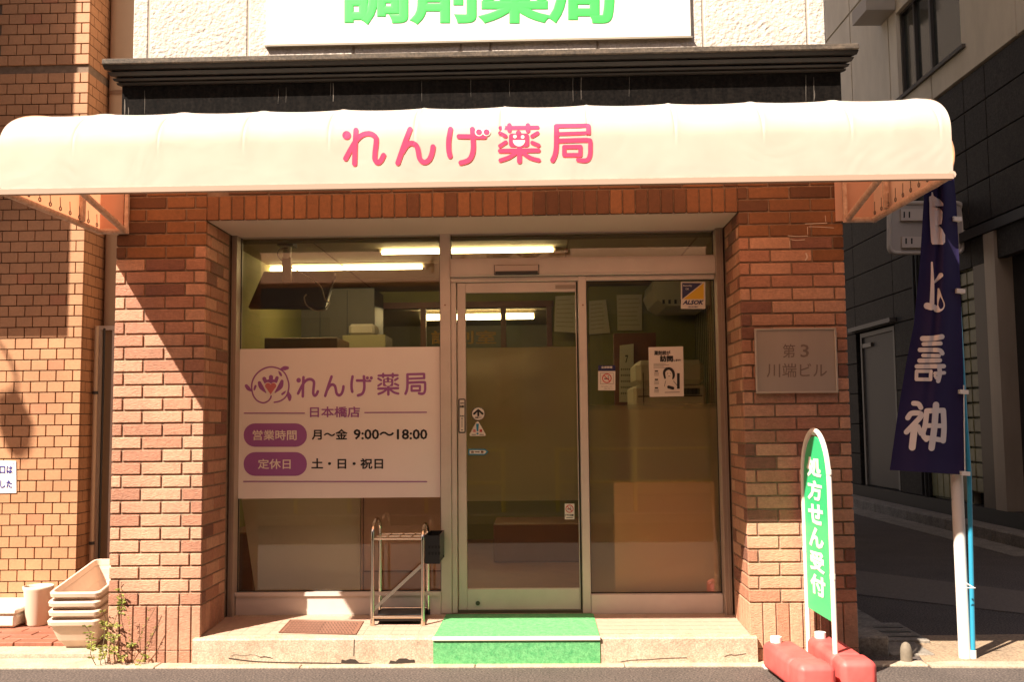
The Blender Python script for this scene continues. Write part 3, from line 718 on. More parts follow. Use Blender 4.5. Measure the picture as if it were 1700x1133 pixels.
# frosted film behind the panes
def frost(name, fade):
    m = bpy.data.materials.new(name); m.use_nodes = True; nt = m.node_tree; nt.nodes.clear(); L = nt.links.new
    o = nn(nt, 'ShaderNodeOutputMaterial'); mx = nn(nt, 'ShaderNodeMixShader'); mx.inputs[0].default_value = .36
    t = nn(nt, 'ShaderNodeMixShader'); t.inputs[0].default_value = .5
    tl = nn(nt, 'ShaderNodeBsdfTranslucent'); tl.inputs[0].default_value = (.66, .52, .29, 1)
    df = nn(nt, 'ShaderNodeBsdfDiffuse'); df.inputs[0].default_value = (.60, .52, .38, 1)
    L(tl.outputs[0], t.inputs[1]); L(df.outputs[0], t.inputs[2])
    rf = nn(nt, 'ShaderNodeBsdfRefraction'); rf.inputs['Roughness'].default_value = .42; rf.inputs['IOR'].default_value = 1.12; rf.inputs[0].default_value = (.95, .90, .80, 1)
    L(rf.outputs[0], mx.inputs[1]); L(t.outputs[0], mx.inputs[2])
    if fade:
        geo = nn(nt, 'ShaderNodeNewGeometry'); sp = nn(nt, 'ShaderNodeSeparateXYZ'); L(geo.outputs['Position'], sp.inputs[0])
        mr = nn(nt, 'ShaderNodeMapRange'); mr.inputs[1].default_value = fade[0]; mr.inputs[2].default_value = fade[1]; L(sp.outputs[2], mr.inputs[0])
        tr = nn(nt, 'ShaderNodeBsdfTransparent'); m2 = nn(nt, 'ShaderNodeMixShader'); L(mr.outputs[0], m2.inputs[0]); L(mx.outputs[0], m2.inputs[1]); L(tr.outputs[0], m2.inputs[2]); L(m2.outputs[0], o.inputs[0])
    else: L(mx.outputs[0], o.inputs[0])
    MATS[name] = m; return m
zf0, zf1 = at(868, 832, YG+.01).z, at(868, 577, YG+.01).z
MB().quad((dl1, YG+.0085, zf0), (dr0, YG+.0085, zf0), (dr0, YG+.0085, zf1), (dl1, YG+.0085, zf1)).build('frosted_film', frost('frosted_film_door', None), sdr)
zf1 = at(1080, 668, YG).z
fz = frost('frosted_film_side', (zf1-.05, zf1))
MB().quad((m2b, YG+.0085, zat(1090, 985)), (JR, YG+.0085, zat(1090, 985)), (JR, YG+.0085, zf1), (m2b, YG+.0085, zf1)).build('frosted_film', fz, sf)

# ---- the printed panel in the left window
wp = root('window_sign', (-1.2, .51, 1.2), 'pale window panel with the lotus emblem, shop name and opening hours in purple', 'sign')
YP = YG-.010
px0, px1 = JL+.001, at(730.5, 700, YP).x; pz0, pz1 = at(560, 827.5, YP).z, at(560, 578, YP).z
MB().box(px0, px1, YP, YP+.004, pz0, pz1).build('panel', mat('panel_offwhite', (.86, .77, .71), .5, noise=.05, nscale=2), wp)
wm = ymap(YP); purp = mat('print_purple', (.34, .11, .33), .5); pinkh = mat('print_pink', (.58, .17, .18), .5); pcream = mat('print_panel', (.84, .74, .66), .5)
mk, bgm = MB(), MB()
def Tp(p): return (492+(p[0]-133)/(3210-133)*216, 620.5+(p[1]-105)/(635-105)*40.5-(p[0]-133)/3077*1.5)
shop_name(mk, Tp, wm, .0006, bgm)
text(mk, '日本橋店', (514.5, 675.5, 597.5, 693.5), wm, bev=.018)
stroke(mk, [(405.5, 686.5), (505.5, 686.5)], 1.7, wm, curve=False); stroke(mk, [(605.5, 685.5), (708, 685)], 1.7, wm, curve=False); stroke(mk, [(404.5, 800), (708.5, 800.3)], 1.7, wm, curve=False)
fill(mk, rrect(404.5, 703.5, 509.5, 742.5, 19), wm, .001); fill(mk, rrect(404.5, 751.3, 509.5, 790.8, 19), wm, .001)
def Te(p): return (395+p[0]/15.11, 600+p[1]/15.11)
E_ = lambda pts, wd=36: stroke(mk, pts, wd, wm, .0008, True, Te)
E_([(910, 1035), (1050, 1005), (1170, 930), (1240, 820), (1278, 640), (1255, 480), (1180, 310), (1060, 205), (920, 155), (800, 148), (660, 185), (520, 270), (410, 400), (352, 550), (350, 720), (390, 870), (470, 980), (570, 1035), (660, 1046), (760, 1000), (815, 935), (833, 880)])
for l in ([(210, 620, 80), (265, 690, 95), (335, 750, 30)], [(440, 625, 55), (415, 700, 50), (403, 740, 10)], [(1240, 170, 80), (1160, 180, 105), (1065, 200, 30)], [(1085, 355, 50), (1055, 305, 60), (1020, 250, 12)],
          [(1298, 970, 65), (1290, 880, 105), (1255, 770, 30)], [(1110, 830, 50), (1160, 790, 50), (1200, 750, 10)],
          [(540, 545, 85), (590, 660, 110), (700, 790, 25)], [(1105, 505, 80), (1060, 640, 120), (930, 790, 25)], [(660, 440, 95), (700, 530, 90)], [(830, 400, 105), (825, 520, 100)], [(980, 420, 85), (945, 510, 90)]):
    E_(l)
E_([(720, 510), (830, 490), (930, 510)], 80)
hb = MB(); stroke(hb, [(750, 615), (825, 750)], 170, wm, .0022, False, Te); stroke(hb, [(905, 615), (825, 750)], 170, wm, .0024, False, Te)
fill(hb, [(675, 660), (975, 660), (825, 860)], wm, .0034, Te)
mk.build('purple_print', purp, wp); bgm.v += []; bgm.build('print_gap', pcream, wp); hb.build('emblem_halo', pcream, wp)
hp = MB(); disc(hp, (753, 620), 72, wm, .0038, Te); disc(hp, (888, 620), 72, wm, .0040, Te); fill(hp, [(684, 640), (820, 600), (957, 640), (820, 838)], wm, .0042, Te)
hp.build('emblem_heart', pinkh, wp)
mb = MB(); text(mb, '営業時間', (419.5, 714.5, 492.5, 731.5), wm, bev=.016, off=.0022); mb.build('pale_print', pcream, wp); mb = MB(); text(mb, '定休日', (428, 762.5, 482.5, 779.5), wm, bev=.016, off=.0022); mb.build('pale_print', pcream, wp)
mb = MB(); text(mb, '月〜金', (517.5, 713, 577, 731), wm, bev=.024, off=.0012); mb.build('black_print', BLACK, wp); mb = MB(); text(mb, '9:00〜18:00', (587, 713, 709.5, 730.5), wm, bev=.024, off=.0012); mb.build('black_print', BLACK, wp); mb = MB(); text(mb, '土・日・祝日', (517, 761.5, 636, 779.5), wm, bev=.024, off=.0012); mb.build('black_print', BLACK, wp)

# ---- stickers and notices on the glass
YS = YG-.0015; gmx = ymap(YS)
navy = mat('print_navy', (.020, .020, .085), .4); yel = mat('print_yellow', (.72, .42, .02), .4); redp = mat('print_red', (.55, .03, .03), .5); blu = mat('print_blue', (.02, .22, .38), .4)
PAPER = mat('paper', (.70, .62, .54), .6)
def card(o, pts, m, off=0.0, name='sheet', mp=gmx):
    b_ = MB(); b_.prism([mp(*p, off) for p in pts], (0, .0012, 0)); return b_.build(name, m, o)
def sticker(name, pts, m, label, cat='sticker', mp=gmx, group=None):
    c = mp(sum(p[0] for p in pts)/len(pts), max(p[1] for p in pts)); o = root(name, c, label, cat, group); card(o, pts, m, mp=mp); return o
o = sticker('security_sticker', rect(1130.5, 468, 1171, 513), PAPER, 'square security sticker split navy and yellow at the top right of the glass')
mb = MB(); fill(mb, [(1132.5, 470), (1166, 470), (1132.5, 497)], gmx, .0008); text(mb, 'ALSOK', (1133, 498.5, 1169, 506), gmx, bev=.05, shear=.3, off=.001); text(mb, '安心をお届け', (1143, 508.2, 1159, 511.2), gmx, bev=.01, off=.001); mb.build('navy_print', navy, o)
mb = MB(); fill(mb, [(1168.5, 470), (1168.5, 497), (1134.5, 497)], gmx, .0009); mb.build('yellow_print', yel, o)
mb = MB(); text(mb, 'Security', (1134, 473, 1149, 476.5), gmx, bev=.03, off=.0016); text(mb, 'OK', (1138, 478.5, 1144, 481.5), gmx, bev=.03, off=.0016); mb.build('white_print', PAPER, o)

o = sticker('no_smoking_sticker', rect(993, 607, 1021.5, 648.5), PAPER, 'white no smoking notice with navy band left of the poster on the side glass')
mb = MB(); fill(mb, rect(993, 607, 1021.5, 616.5), gmx, .0008); mb.build('navy_band', navy, o)
mb = MB(); text(mb, '全席禁煙', (998, 608.3, 1016.5, 612.3), gmx, bev=.03, off=.0016); mb.build('white_print', PAPER, o)
def nosmoke(o, c, r, mp):
    a = MB(); ring = [(c[0]+r*math.cos(k*math.pi/14), c[1]+r*math.sin(k*math.pi/14)) for k in range(29)]
    stroke(a, ring, r*.2, mp, .001, False); stroke(a, [(c[0]-r*.66, c[1]-r*.66), (c[0]+r*.66, c[1]+r*.66)], r*.18, mp, .0014, False); a.build('red_ring', redp, o)
    a = MB(); fill(a, rect(c[0]-r*.6, c[1]-r*.02, c[0]+r*.45, c[1]+r*.22), mp, .0008); stroke(a, [(c[0]+r*.4, c[1]-r*.1), (c[0]+r*.25, c[1]-r*.4), (c[0]+r*.45, c[1]-r*.6)], r*.1, mp, .0008); a.build('cigarette_mark', BLACK, o)
nosmoke(o, (1007.5, 628.5), 7.2, gmx)
mb = MB(); 
for q in (rect(996.5, 619.5, 1018.5, 620), rect(996.5, 637.6, 1018.5, 638.1), rect(996.5, 620, 997, 637.6), rect(1018, 620, 1018.5, 637.6)): fill(mb, q, gmx, .0008)
text(mb, 'ご協力をお願いします', (997, 641, 1016, 643), gmx, bev=.0, off=.001); text(mb, '喫煙はご遠慮ください', (1003, 644.5, 1019.5, 646.5), gmx, bev=.0, off=.001); mb.build('grey_print', mat('print_grey', (.2, .14, .11), .5), o)

o = sticker('visit_poster', [(1076.5, 577), (1134, 575.5), (1135.5, 658.5), (1078.5, 659.5)], PAPER, 'white paper poster with heavy headline and drawn woman on the side glass', 'poster')
mb = MB(); text(mb, '薬剤師が', (1086, 582.5, 1113, 590.5), gmx, bev=.03, off=.001); text(mb, '訪問', (1095.5, 590.5, 1117.5, 601.5), gmx, bev=.055, off=.001); text(mb, 'します!', (1118.5, 596.5, 1130, 600.5), gmx, bev=.03, off=.001)
for k in range(4): fill(mb, rect(1085, 604+k*2.2, 1085+(20, 26, 17, 24)[k], 604.5+k*2.2), gmx, .0008)
for k in range(3):
    fill(mb, rect(1087, 615.5+k*14, 1092.5, 617.8+k*14), gmx, .0008)
    for j in range(3): fill(mb, rect(1086, 619.5+k*14+j*2, 1094, 620+k*14+j*2), gmx, .0008)
# drawn woman: hair, shoulders, dark panel
stroke(mb, [(1104, 628, 3), (1102.5, 619, 4), (1106, 613.5, 4.5), (1112, 612.5, 4.5), (1117, 617, 4.5), (1118.5, 624, 4), (1117, 629, 2.5)], 4, gmx, .001)
fill(mb, rect(1124, 620, 1128.5, 646), gmx, .001); stroke(mb, [(1110, 643), (1117, 645)], 5, gmx, .0012, False); stroke(mb, [(1105, 633), (1103, 642)], .7, gmx, .001, False); stroke(mb, [(1118, 633), (1124, 640)], .8, gmx, .001, False); stroke(mb, [(1104, 652), (1128, 651.5)], .8, gmx, .001, False)
disc(mb, (1108.5, 620.5), .7, gmx, .001); disc(mb, (1113.2, 620.5), .7, gmx, .001); stroke(mb, [(1109.5, 625), (1112.5, 625)], .8, gmx, .001, False)
mb.build('black_print', BLACK, o)

o = sticker('arrow_sticker', [(794+10.6*math.cos(k*math.pi/12), 687.5+10.6*math.sin(k*math.pi/12)) for k in range(24)], PAPER, 'round white sticker with a thick black up arrow on the sliding door')
mb = MB(); stroke(mb, [(787, 687.5), (794, 681), (801, 687.5)], 3.4, gmx, .001, False); stroke(mb, [(794, 682), (794, 690.5)], 3.2, gmx, .0012, False); text(mb, '自動ドア', (789, 692.5, 799.5, 695.2), gmx, bev=.03, off=.001)
ring = [(794+10.9*math.cos(k*math.pi/14), 687.5+10.9*math.sin(k*math.pi/14)) for k in range(29)]; stroke(mb, ring, .8, gmx, .001, False); mb.build('black_print', BLACK, o)
o = sticker('caution_sticker', [(792.5, 700), (795, 701), (806.5, 722), (805.5, 724.5), (780.5, 724.5), (779.5, 722), (791, 701)], PAPER, 'white triangular caution sticker with a blue exclamation mark on the sliding door')
mb = MB(); fill(mb, [(790.3, 704), (795, 704), (794, 716.5), (791.6, 716.5)], gmx, .0014); disc(mb, (792.8, 720.5), 1.8, gmx, .0014); mb.build('blue_print', blu, o)
mb = MB(); text(mb, '注', (785, 713.3, 790, 718), gmx, bev=.03, off=.001); text(mb, '意', (795.8, 713.3, 800.8, 718), gmx, bev=.03, off=.001); mb.build('red_print', redp, o)
mb = MB(); fill(mb, rect(783, 721.5, 790, 722.6), gmx, .0008); fill(mb, rect(796, 721.5, 803, 722.6), gmx, .0008); mb.build('black_print', BLACK, o)
o = sticker('automatic_door_sticker', [(777.5, 746), (805, 746), (811, 750.7), (805, 756), (777.5, 756)], blu, 'small blue arrow shaped sticker low on the sliding door')
mb = MB(); fill(mb, [(779.5, 748), (804.5, 748), (808, 750.7), (804.5, 754), (779.5, 754)], gmx, .0008); mb.build('white_print', PAPER, o)
mb = MB(); text(mb, '自', (782.5, 749, 786.5, 753), gmx, bev=.04, off=.0016); text(mb, '動', (798.5, 749, 802.8, 753), gmx, bev=.04, off=.0016); mb.build('dark_print', mat('print_brown', (.12, .05, .03), .5), o)
mb = MB(); fill(mb, [(788.5, 751), (790.5, 749.6), (790.5, 750.4), (794.5, 750.4), (794.5, 749.6), (796.5, 751), (794.5, 752.4), (794.5, 751.6), (790.5, 751.6), (790.5, 752.4)], gmx, .0016); mb.build('black_print', BLACK, o)
o = sticker('door_warning_sticker', rect(937.5, 837, 953.5, 863), PAPER, 'small white warning sticker with a red barred ring at the bottom of the door')
nosmoke(o, (945.5, 845.5), 6, gmx); mb = MB(); text(mb, 'ドアに注意', (938.5, 854.3, 952.5, 858), gmx, bev=.04, off=.001); fill(mb, rect(940, 860, 951, 861), gmx, .0008); mb.build('black_print', BLACK, o)
# touch plate on the door stile
dmx = ymap(YF+.0105)
c = dmx(767, 719); o = root('door_touch_plate', c, 'narrow white plate with black border on the left stile of the sliding door', 'plate')
card(o, rrect(761, 662.5, 773, 719.5, 2.5), BLACKP, 0, 'plate_border', dmx); card(o, rect(763, 664.5, 771, 717.5), PAPER, .002, 'plate_face', dmx)
mb = MB(); text(mb, 'AUTO', (764, 668.5, 770.3, 671), dmx, bev=.04, off=.003); text(mb, '自動', (763.6, 673.5, 770.4, 677.5), dmx, bev=.05, off=.003); text(mb, 'PUSH', (764, 690, 770.3, 692.5), dmx, bev=.04, off=.003); disc(mb, (767, 695.5), 1.1, dmx, .003)
stroke(mb, [(767, 698), (767, 710)], .7, dmx, .003, False); fill(mb, rect(765.3, 714, 768.7, 715.3), dmx, .003); mb.build('black_print', BLACK, o)

# white lime bloom on the bricks under the awning bracket, and drip marks on the black band
lm = mat('lime_bloom', (.62, .50, .40), .9); pm_ = ymap(-.0135)
for pts, w_ in (([(1337, 371.8), (1356, 371), (1373, 370.2)], 1.1), ([(1308, 391.5), (1325, 392.5), (1341, 391.8)], .9), ([(1341, 389), (1340.5, 377)], .8), ([(1343, 376.5), (1360, 376.8), (1384, 378.5)], .8), ([(1312, 397.5), (1322, 399), (1336, 398)], .9), ([(1311, 400), (1311.5, 412)], .7), ([(1338, 421), (1340, 427), (1337, 432)], 2.2), ([(1370, 358), (1371, 368)], .8)):
    mb = MB(); stroke(mb, pts, w_, pm_, .0004); mb.build('lime_mark', lm, pr)
dmk = mat('drip_grey', (.10, .085, .07), .9); bm_ = ymap(-.0065)
for (u, v0, v1, w_) in ((951, 128, 168, .6), (965, 122, 165, .9), (965, 118, 140, .4), (1338, 125, 168, .8), (1351, 128, 168, .7), (1352, 150, 166, 1.0), (553, 138, 168, 1.6), (549, 136, 158, .6), (475, 145, 170, .5), (846, 130, 160, .4), (462, 148, 172, .5), (782, 120, 160, .5), (240, 150, 188, .7), (207, 165, 190, 2.2), (213, 178, 190, 1.4), (1045, 110, 160, .4), (700, 130, 168, .5)):
    mb = MB(); stroke(mb, [(u, v0, w_*.5), (u+random.uniform(-.6, .6), (v0+v1)/2, w_), (u+random.uniform(-.8, .8), v1, w_*.6)], w_, bm_, .0004); mb.build('drip_mark', dmk, ub)
# ---- name plate on the right pier
o = root('name_plate', at(1323, 654, -.03), 'square metal building name plate with engraved characters on the right brick pier', 'plate')
q = [at(1253, 546, -.034), at(1389, 544, -.034), at(1391, 651.5, -.034), at(1256, 654.5, -.034)]
xa, xb, za, zb_ = (q[0].x+q[3].x)/2, (q[1].x+q[2].x)/2, (q[2].z+q[3].z)/2, (q[0].z+q[1].z)/2
pm = mat('plate_metal', (.50, .40, .32), .38, .35, noise=.12, nscale=3, stretch=(1, 1, .2))
MB().box(xa+.008, xb-.008, -.030, -.0125, za+.008, zb_-.008).build('plate_face', pm, o)
mb = MB()
for b4 in ((xa, xb, za, za+.009), (xa, xb, zb_-.009, zb_), (xa, xa+.009, za+.0095, zb_-.0095), (xb-.009, xb, za+.0095, zb_-.0095)): mb.box(b4[0], b4[1], -.036, -.013, b4[2], b4[3], .001)
mb.build('plate_rim', mat('plate_rim_metal', (.62, .52, .42), .3, .5), o)
nm = ymap(-.030); mb = MB(); text(mb, '第', (1299.5, 571.5, 1320, 594.5), nm, bev=.006, off=.0006, thick=.0004); text(mb, '3', (1329, 572, 1343, 593.5), nm, bev=.01, off=.0006, thick=.0004); text(mb, '川端ビル', (1273, 603.5, 1373, 627), nm, bev=.006, off=.0006, thick=.0004)
mb.build('engraving', mat('engraved_brown', (.20, .14, .105), .5), o)

# ================================================================== INTERIOR
OL = mat('olive_wall', (.28, .26, .09), .8, noise=.1, nscale=3)
FLR = mat('room_floor', (.34, .16, .09), .5, noise=.2)
CEIL = mat('ceiling_board', (.40, .34, .22), .8, noise=.08)
room = root('interior_room', (-.38, 3, .17), None, None, kind='structure')
CZ = 2.56
MB().box(-2.19, 1.47, .62, 7.8, .10, .165).build('floor', FLR, room)
mb = MB(); mb.box(-2.19, 1.47, .76, 7.8, CZ, CZ+.06)
mb.build('ceiling', CEIL, room)
# ceiling board joints
mb = MB()
for xx in (-1.6, -.7, .2, 1.1): mb.box(xx, xx+.012, .80, 4.0, CZ-.004, CZ-.0005)
for yv in (1.5, 2.4, 3.3): mb.box(-2.19, 1.47, yv, yv+.012, CZ-.0045, CZ-.0006)
mb.build('ceiling_joint', mat('joint_brown', (.16, .11, .06), .8), room)
MB().box(-2.19, 1.47, .60, .70, 2.405, 2.60).build('curtain_box', mat('olive_dark', (.13, .12, .05), .7), room)
MB().box(-2.2, -2.185, .60, 7.8, .16, CZ).build('side_wall', OL, room)
MB().box(1.455, 1.475, .60, 7.8, .16, CZ).build('side_wall', mat('ribbed_wall', (.36, .35, .22), .8), room)
mb = MB()
for k in range(34): mb.box(1.449, 1.4545, .8+k*.1, .8+k*.1+.006, .2, CZ-.01)
tag(mb.build('wall_groove', mat('groove_dark', (.14, .13, .07), .8), room), kind='stuff')
YB = 4.2
ox0, ox1 = at(612, 560, YB).x, at(912, 560, YB).x; oz0, oz1 = at(760, 690, YB).z, at(760, 512, YB).z
for a4 in ((-2.19, ox0, .16, CZ), (ox1, 1.46, .16, CZ), (ox0, ox1, oz1, CZ), (ox0, ox1, .16, oz0)):
    MB().box(a4[0], a4[1], YB, YB+.08, a4[2], a4[3]).build('back_wall', OL, room)
MB().box(-2.19, 1.47, 7.7, 7.79, .16, CZ).build('far_wall', mat('far_wall_grey', (.20, .18, .12), .8), room)
# dispensary hatch window
dw = root('dispensary_window', (0, YB, 1.6), 'brown wooden framed inner window with gold lettering at the back of the shop', 'window')
WOOD = mat('brown_wood', (.22, .085, .05), .5, noise=.2, nscale=10)
mb = MB(); MB().box(ox0-.04, ox1+.04, YB-.03, YB+.06, oz1, oz1+.06).build('frame_head', WOOD, dw); MB().box(ox0-.04, ox1+.04, YB-.03, YB+.06, oz0-.06, oz0).build('frame_sill', WOOD, dw)
for u in (612, 703, 836, 912):
    xx = at(u, 560, YB).x; MB().box(xx-.025, xx+.025, YB-.028, YB+.05, oz0+.001, oz1-.001).build('frame_post', WOOD, dw)
dm = ymap(YB-.035); mb = MB(); text(mb, '調剤室', (716, 549, 824, 572), dm, bev=.02, thick=.003); mb.build('gold_lettering', mat('gold_paint', (.45, .25, .05), .5), dw)
# dispensary shelving
sh = root('dispensary_shelf', (0, 6.8, .17), 'dim shelving with stacked boxes seen through the inner window', 'shelf')
mb = MB()
for z in (.6, 1.0, 1.4, 1.8): mb.box(-2.0, 1.3, 6.6, 7.2, z, z+.03)
for x in (-2.0, -.9, .2, 1.3): mb.box(x, x+.03, 6.6, 7.2, .17, 2.0)
mb.build('shelf_frame', mat('shelf_grey', (.16, .14, .10), .6), sh)
mb = MB()
for z in (.63, 1.03, 1.43, 1.83):
    x = -1.9
    while x < 1.2:
        ww = random.uniform(.08, .22); hh = random.uniform(.12, .3); mb.box(x, x+ww, 6.65, 7.0, z, z+hh); x += ww+random.uniform(.01, .1)
tag(mb.build('stored_box', mat('box_tan', (.26, .22, .14), .7, noise=.3, nscale=5), sh), kind='stuff')
# fluorescent lights
TUBE = emit_mat('tube_light', (1.0, .80, .43), 7.0)
FIX = mat('fixture_white', (.62, .55, .42), .4)
def fluor(p, q, lab):
    o = root('fluorescent_light', ((p.x+q.x)/2, (p.y+q.y)/2, p.z), lab, 'ceiling light', 'fluorescent ceiling lights in the shop')
    MB().box(p.x-.02, q.x+.02, p.y-.05, p.y+.05, p.z+.035, CZ-.001).build('fixture_body', FIX, o)
    for dy, dz, r_ in ((-.055, -.022, .014), (.03, .018, .026)):
        MB().tube([(p.x, p.y+dy, p.z+dz), (q.x, p.y+dy, p.z+dz)], r_, 12).build('tube', TUBE, o)
    mb = MB(); mb.box(p.x-.018, p.x-.002, p.y-.055, p.y+.065, p.z-.02, p.z+.034); mb.box(q.x+.002, q.x+.018, p.y-.055, p.y+.065, p.z-.02, p.z+.034); mb.build('end_cap', FIX, o)
fluor(at(636, 417, 1.85), at(918, 424, 1.85), 'twin tube ceiling light nearer the door, crossing the mullion')
fluor(at(452, 445, 2.55), at(702, 448, 2.55), 'twin tube ceiling light behind the hanging screen in the left window')
fluor(at(700, 528, 6.0), at(886, 529, 6.0), 'twin tube ceiling light in the back room seen through the door')
# hanging screen on a ceiling pole
tv = root('hanging_screen', at(480, 500, 1.5), 'dark flat screen hung on a ceiling pole with dangling white cables in the left window', 'screen')
MB().tube([at(478, 396, 1.5), at(476, 430, 1.5)], .030, 10).build('ceiling_pole', FIX, tv)
MB().box(at(470, 400, 1.5).x, at(484, 400, 1.5).x, 1.48, 1.52, at(476, 468, 1.5).z, at(476, 428, 1.5).z).build('bracket', mat('bracket_brown', (.35, .2, .13), .5), tv)
MB().box(at(464, 396, 1.5).x, at(490, 396, 1.5).x, 1.44, 1.56, CZ-.03, CZ-.001).build('ceiling_plate', BLACKP, tv)
q4 = [at(438, 451, 1.55), at(556, 453, 1.85), at(540, 511, 1.65), at(412, 510, 1.35)]
scr = mat('screen_dark', (.035, .018, .012), .35)
MB().prism(q4, (.0, .05, -.01)).build('screen_body', scr, tv)
wc = mat('cable_white', (.55, .48, .38), .5)
MB().tube(catmull([tuple(at(u, v, 1.3)) for u, v in ((482, 443), (515, 462), (532, 475), (540, 498), (547, 503), (540, 513), (525, 516), (510, 508), (505, 495), (509, 489))], 5), .005, 6).build('cable', wc, tv)
MB().tube(catmull([tuple(at(u, v, 1.32)) for u, v in ((478, 412), (465, 413), (461, 424), (468, 433))], 5), .004, 6).build('cable', mat('cable_grey', (.1, .09, .07), .5), tv)
MB().tube([at(557, 458, 1.3), at(541, 494, 1.3)], .008, 6).build('stay', scr, tv)
# grey cabinet, boxes, counter
def ibox(name, u0, v0, u1, v1, y0, dep, m, label, cat, z0=None, group=None):
    a = at(u0, v1, y0); b = at(u1, v0, y0); zlo = a.z if z0 is None else z0
    o = root(name, ((a.x+b.x)/2, y0, zlo), label, cat, group); MB().box(a.x, b.x, y0, y0+dep, zlo, b.z, .006).build('carcass', m, o); return o, (a.x, b.x, zlo, b.z)
GREYC = mat('cabinet_grey', (.13, .115, .10), .5, noise=.1)
o, bb = ibox('locker_cabinet', 441, 478, 622, 600, 3.6, .5, GREYC, 'wide grey locker cabinet behind the left window', 'cabinet', z0=.17)
mb = MB(); 
for k in (.25, .5, .75): mb.box(bb[0]+(bb[1]-bb[0])*k-.003, bb[0]+(bb[1]-bb[0])*k+.003, 3.594, 3.6, .3, bb[3]-.02)
mb.box(bb[0]+.01, bb[1]-.01, 3.594, 3.6, 1.38, 1.386); mb.build('door_gap', BLACKP, o)
o, bb = ibox('drawer_unit', 568, 556, 640, 640, 3.1, .4, mat('drawer_olive', (.26, .23, .12), .6), 'low olive drawer unit in front of the grey locker cabinet', 'cabinet', z0=.17)
MB().box(bb[0]+.05, bb[1]-.1, 3.12, 3.4, bb[3], bb[3]+.10, .03).build('folded_cloth', mat('cloth_grey', (.4, .36, .3), .8), o)
o, bb = ibox('waiting_bench', 393, 560, 560, 620, 2.4, .5, mat('bench_brown', (.14, .08, .04), .5), 'brown waiting bench behind the left window panel', 'bench', z0=.17)
# air conditioner
ac = root('air_conditioner', at(1130, 505, 3.2), 'rounded white air conditioner high on the right inner wall', 'air conditioner')
A, B_ = at(1088, 508, 3.0), at(1132, 462, 3.0)
pr_ = [Vector((A.x, 3.0, B_.z)), Vector((A.x-.02, 3.0, A.z+.14)), Vector((A.x+.02, 3.0, A.z+.05)), Vector((A.x+.10, 3.0, A.z)), Vector((1.44, 3.0, A.z)), Vector((1.44, 3.0, B_.z))]
MB().prism(pr_, (0, .8, 0)).build('housing', mat('ac_white', (.60, .56, .42), .4), ac)
mb = MB()
for k in range(4): mb.box(A.x+.06+k*.05, A.x+.08+k*.05, 2.994, 3.0, A.z+.015, A.z+.05)
mb.build('grille', BLACKP, ac)
# notices on the back wall
nb = mat('notice_paper', (.62, .57, .44), .6); lnm = mat('notice_lines', (.25, .22, .15), .6)
for k, (p4, lab) in enumerate((([(922, 492), (957, 490), (960, 553), (920, 551)], 'tilted white notice sheet left of the door frame edge on the back wall'), ([(978, 500), (1006, 498), (1013, 553), (978, 556)], 'slanting white notice sheet inside the side pane near its left edge'), ([(1024, 490), (1066, 489), (1066, 549), (1025, 549)], 'upright framed white notice sheet in the middle of the side pane'))):
    mq = ymap(3.9); o = root('notice_sheet', mq(*p4[3]), lab, 'notice', 'notice sheets on the inner walls')
    MB().prism([mq(*p) for p in p4], (0, .02, 0)).build('sheet', nb, o)
    mb = MB()
    for j in range(7):
        t0 = .12+j*.12; a = (p4[0][0]*(1-t0)+p4[3][0]*t0+3, p4[0][1]*(1-t0)+p4[3][1]*t0); b = (p4[1][0]*(1-t0)+p4[2][0]*t0-4-random.random()*6, p4[1][1]*(1-t0)+p4[2][1]*t0)
        stroke(mb, [a, b], .7, mq, .003, False)
    mb.build('lines', lnm, o)
MB().box(at(978, 500, 3.95).x, 1.45, 3.93, 3.98, .17, CZ-.01).build('partition_wall', OL, room)
# calendar
mq = ymap(2.6); o = root('calendar', mq(1040, 668), 'long narrow wall calendar beside the copier', 'calendar')
MB().prism([mq(*p) for p in ((1029, 574), (1052, 571), (1052, 668), (1028, 668))], (0, .01, 0)).build('sheet', nb, o)
mb = MB(); text(mb, '7', (1038, 590, 1043, 603), mq, bev=.03, off=.002)
for j in range(5):
    for k in range(6): fill(mb, rect(1031+k*3.3, 612+j*10, 1032.6+k*3.3, 615+j*10), mq, .002)
mb.build('dates', mat('date_ink', (.08, .07, .06), .6), o)
MB().box(mq(1020, 600).x, mq(1090, 600).x, 2.62, 2.70, .17, mq(1050, 553).z).build('wood_post', WOOD, root('wooden_screen', (mq(1050, 600).x, 2.66, .17), 'dark brown wooden partition behind the calendar', 'partition'))
# copier
cp = root('copier', (at(1115, 680, 1.6).x, 1.8, .17), 'boxy white photocopier standing behind the poster', 'copier')
cpw = mat('copier_white', (.62, .56, .42), .45, noise=.05)
A, B_ = at(1053, 685, 1.6), at(1172, 597, 1.6)
MB().box(A.x, B_.x, 1.62, 2.15, .17, at(1100, 640, 1.6).z, .02).build('base_cabinet', cpw, cp)
MB().box(A.x+.02, B_.x-.01, 1.60, 2.10, at(1100, 639, 1.6).z, B_.z, .035).build('scanner_lid', cpw, cp)
mb = MB()
for k in range(12): mb.box(at(1136+k*2.2, 650, 1.6).x, at(1137+k*2.2, 650, 1.6).x, 1.594, 1.61, at(1150, 655, 1.6).z, at(1150, 645, 1.6).z)
mb.box(at(1053+15, 660, 1.6).x, at(1053+16, 660, 1.6).x, 1.594, 1.61, at(1150, 676, 1.6).z, at(1150, 618, 1.6).z)
mb.box(A.x+.03, B_.x-.03, 1.610, 1.621, at(1100, 659, 1.6).z, at(1100, 657.5, 1.6).z)
mb.build('vent_slots', BLACKP, cp)
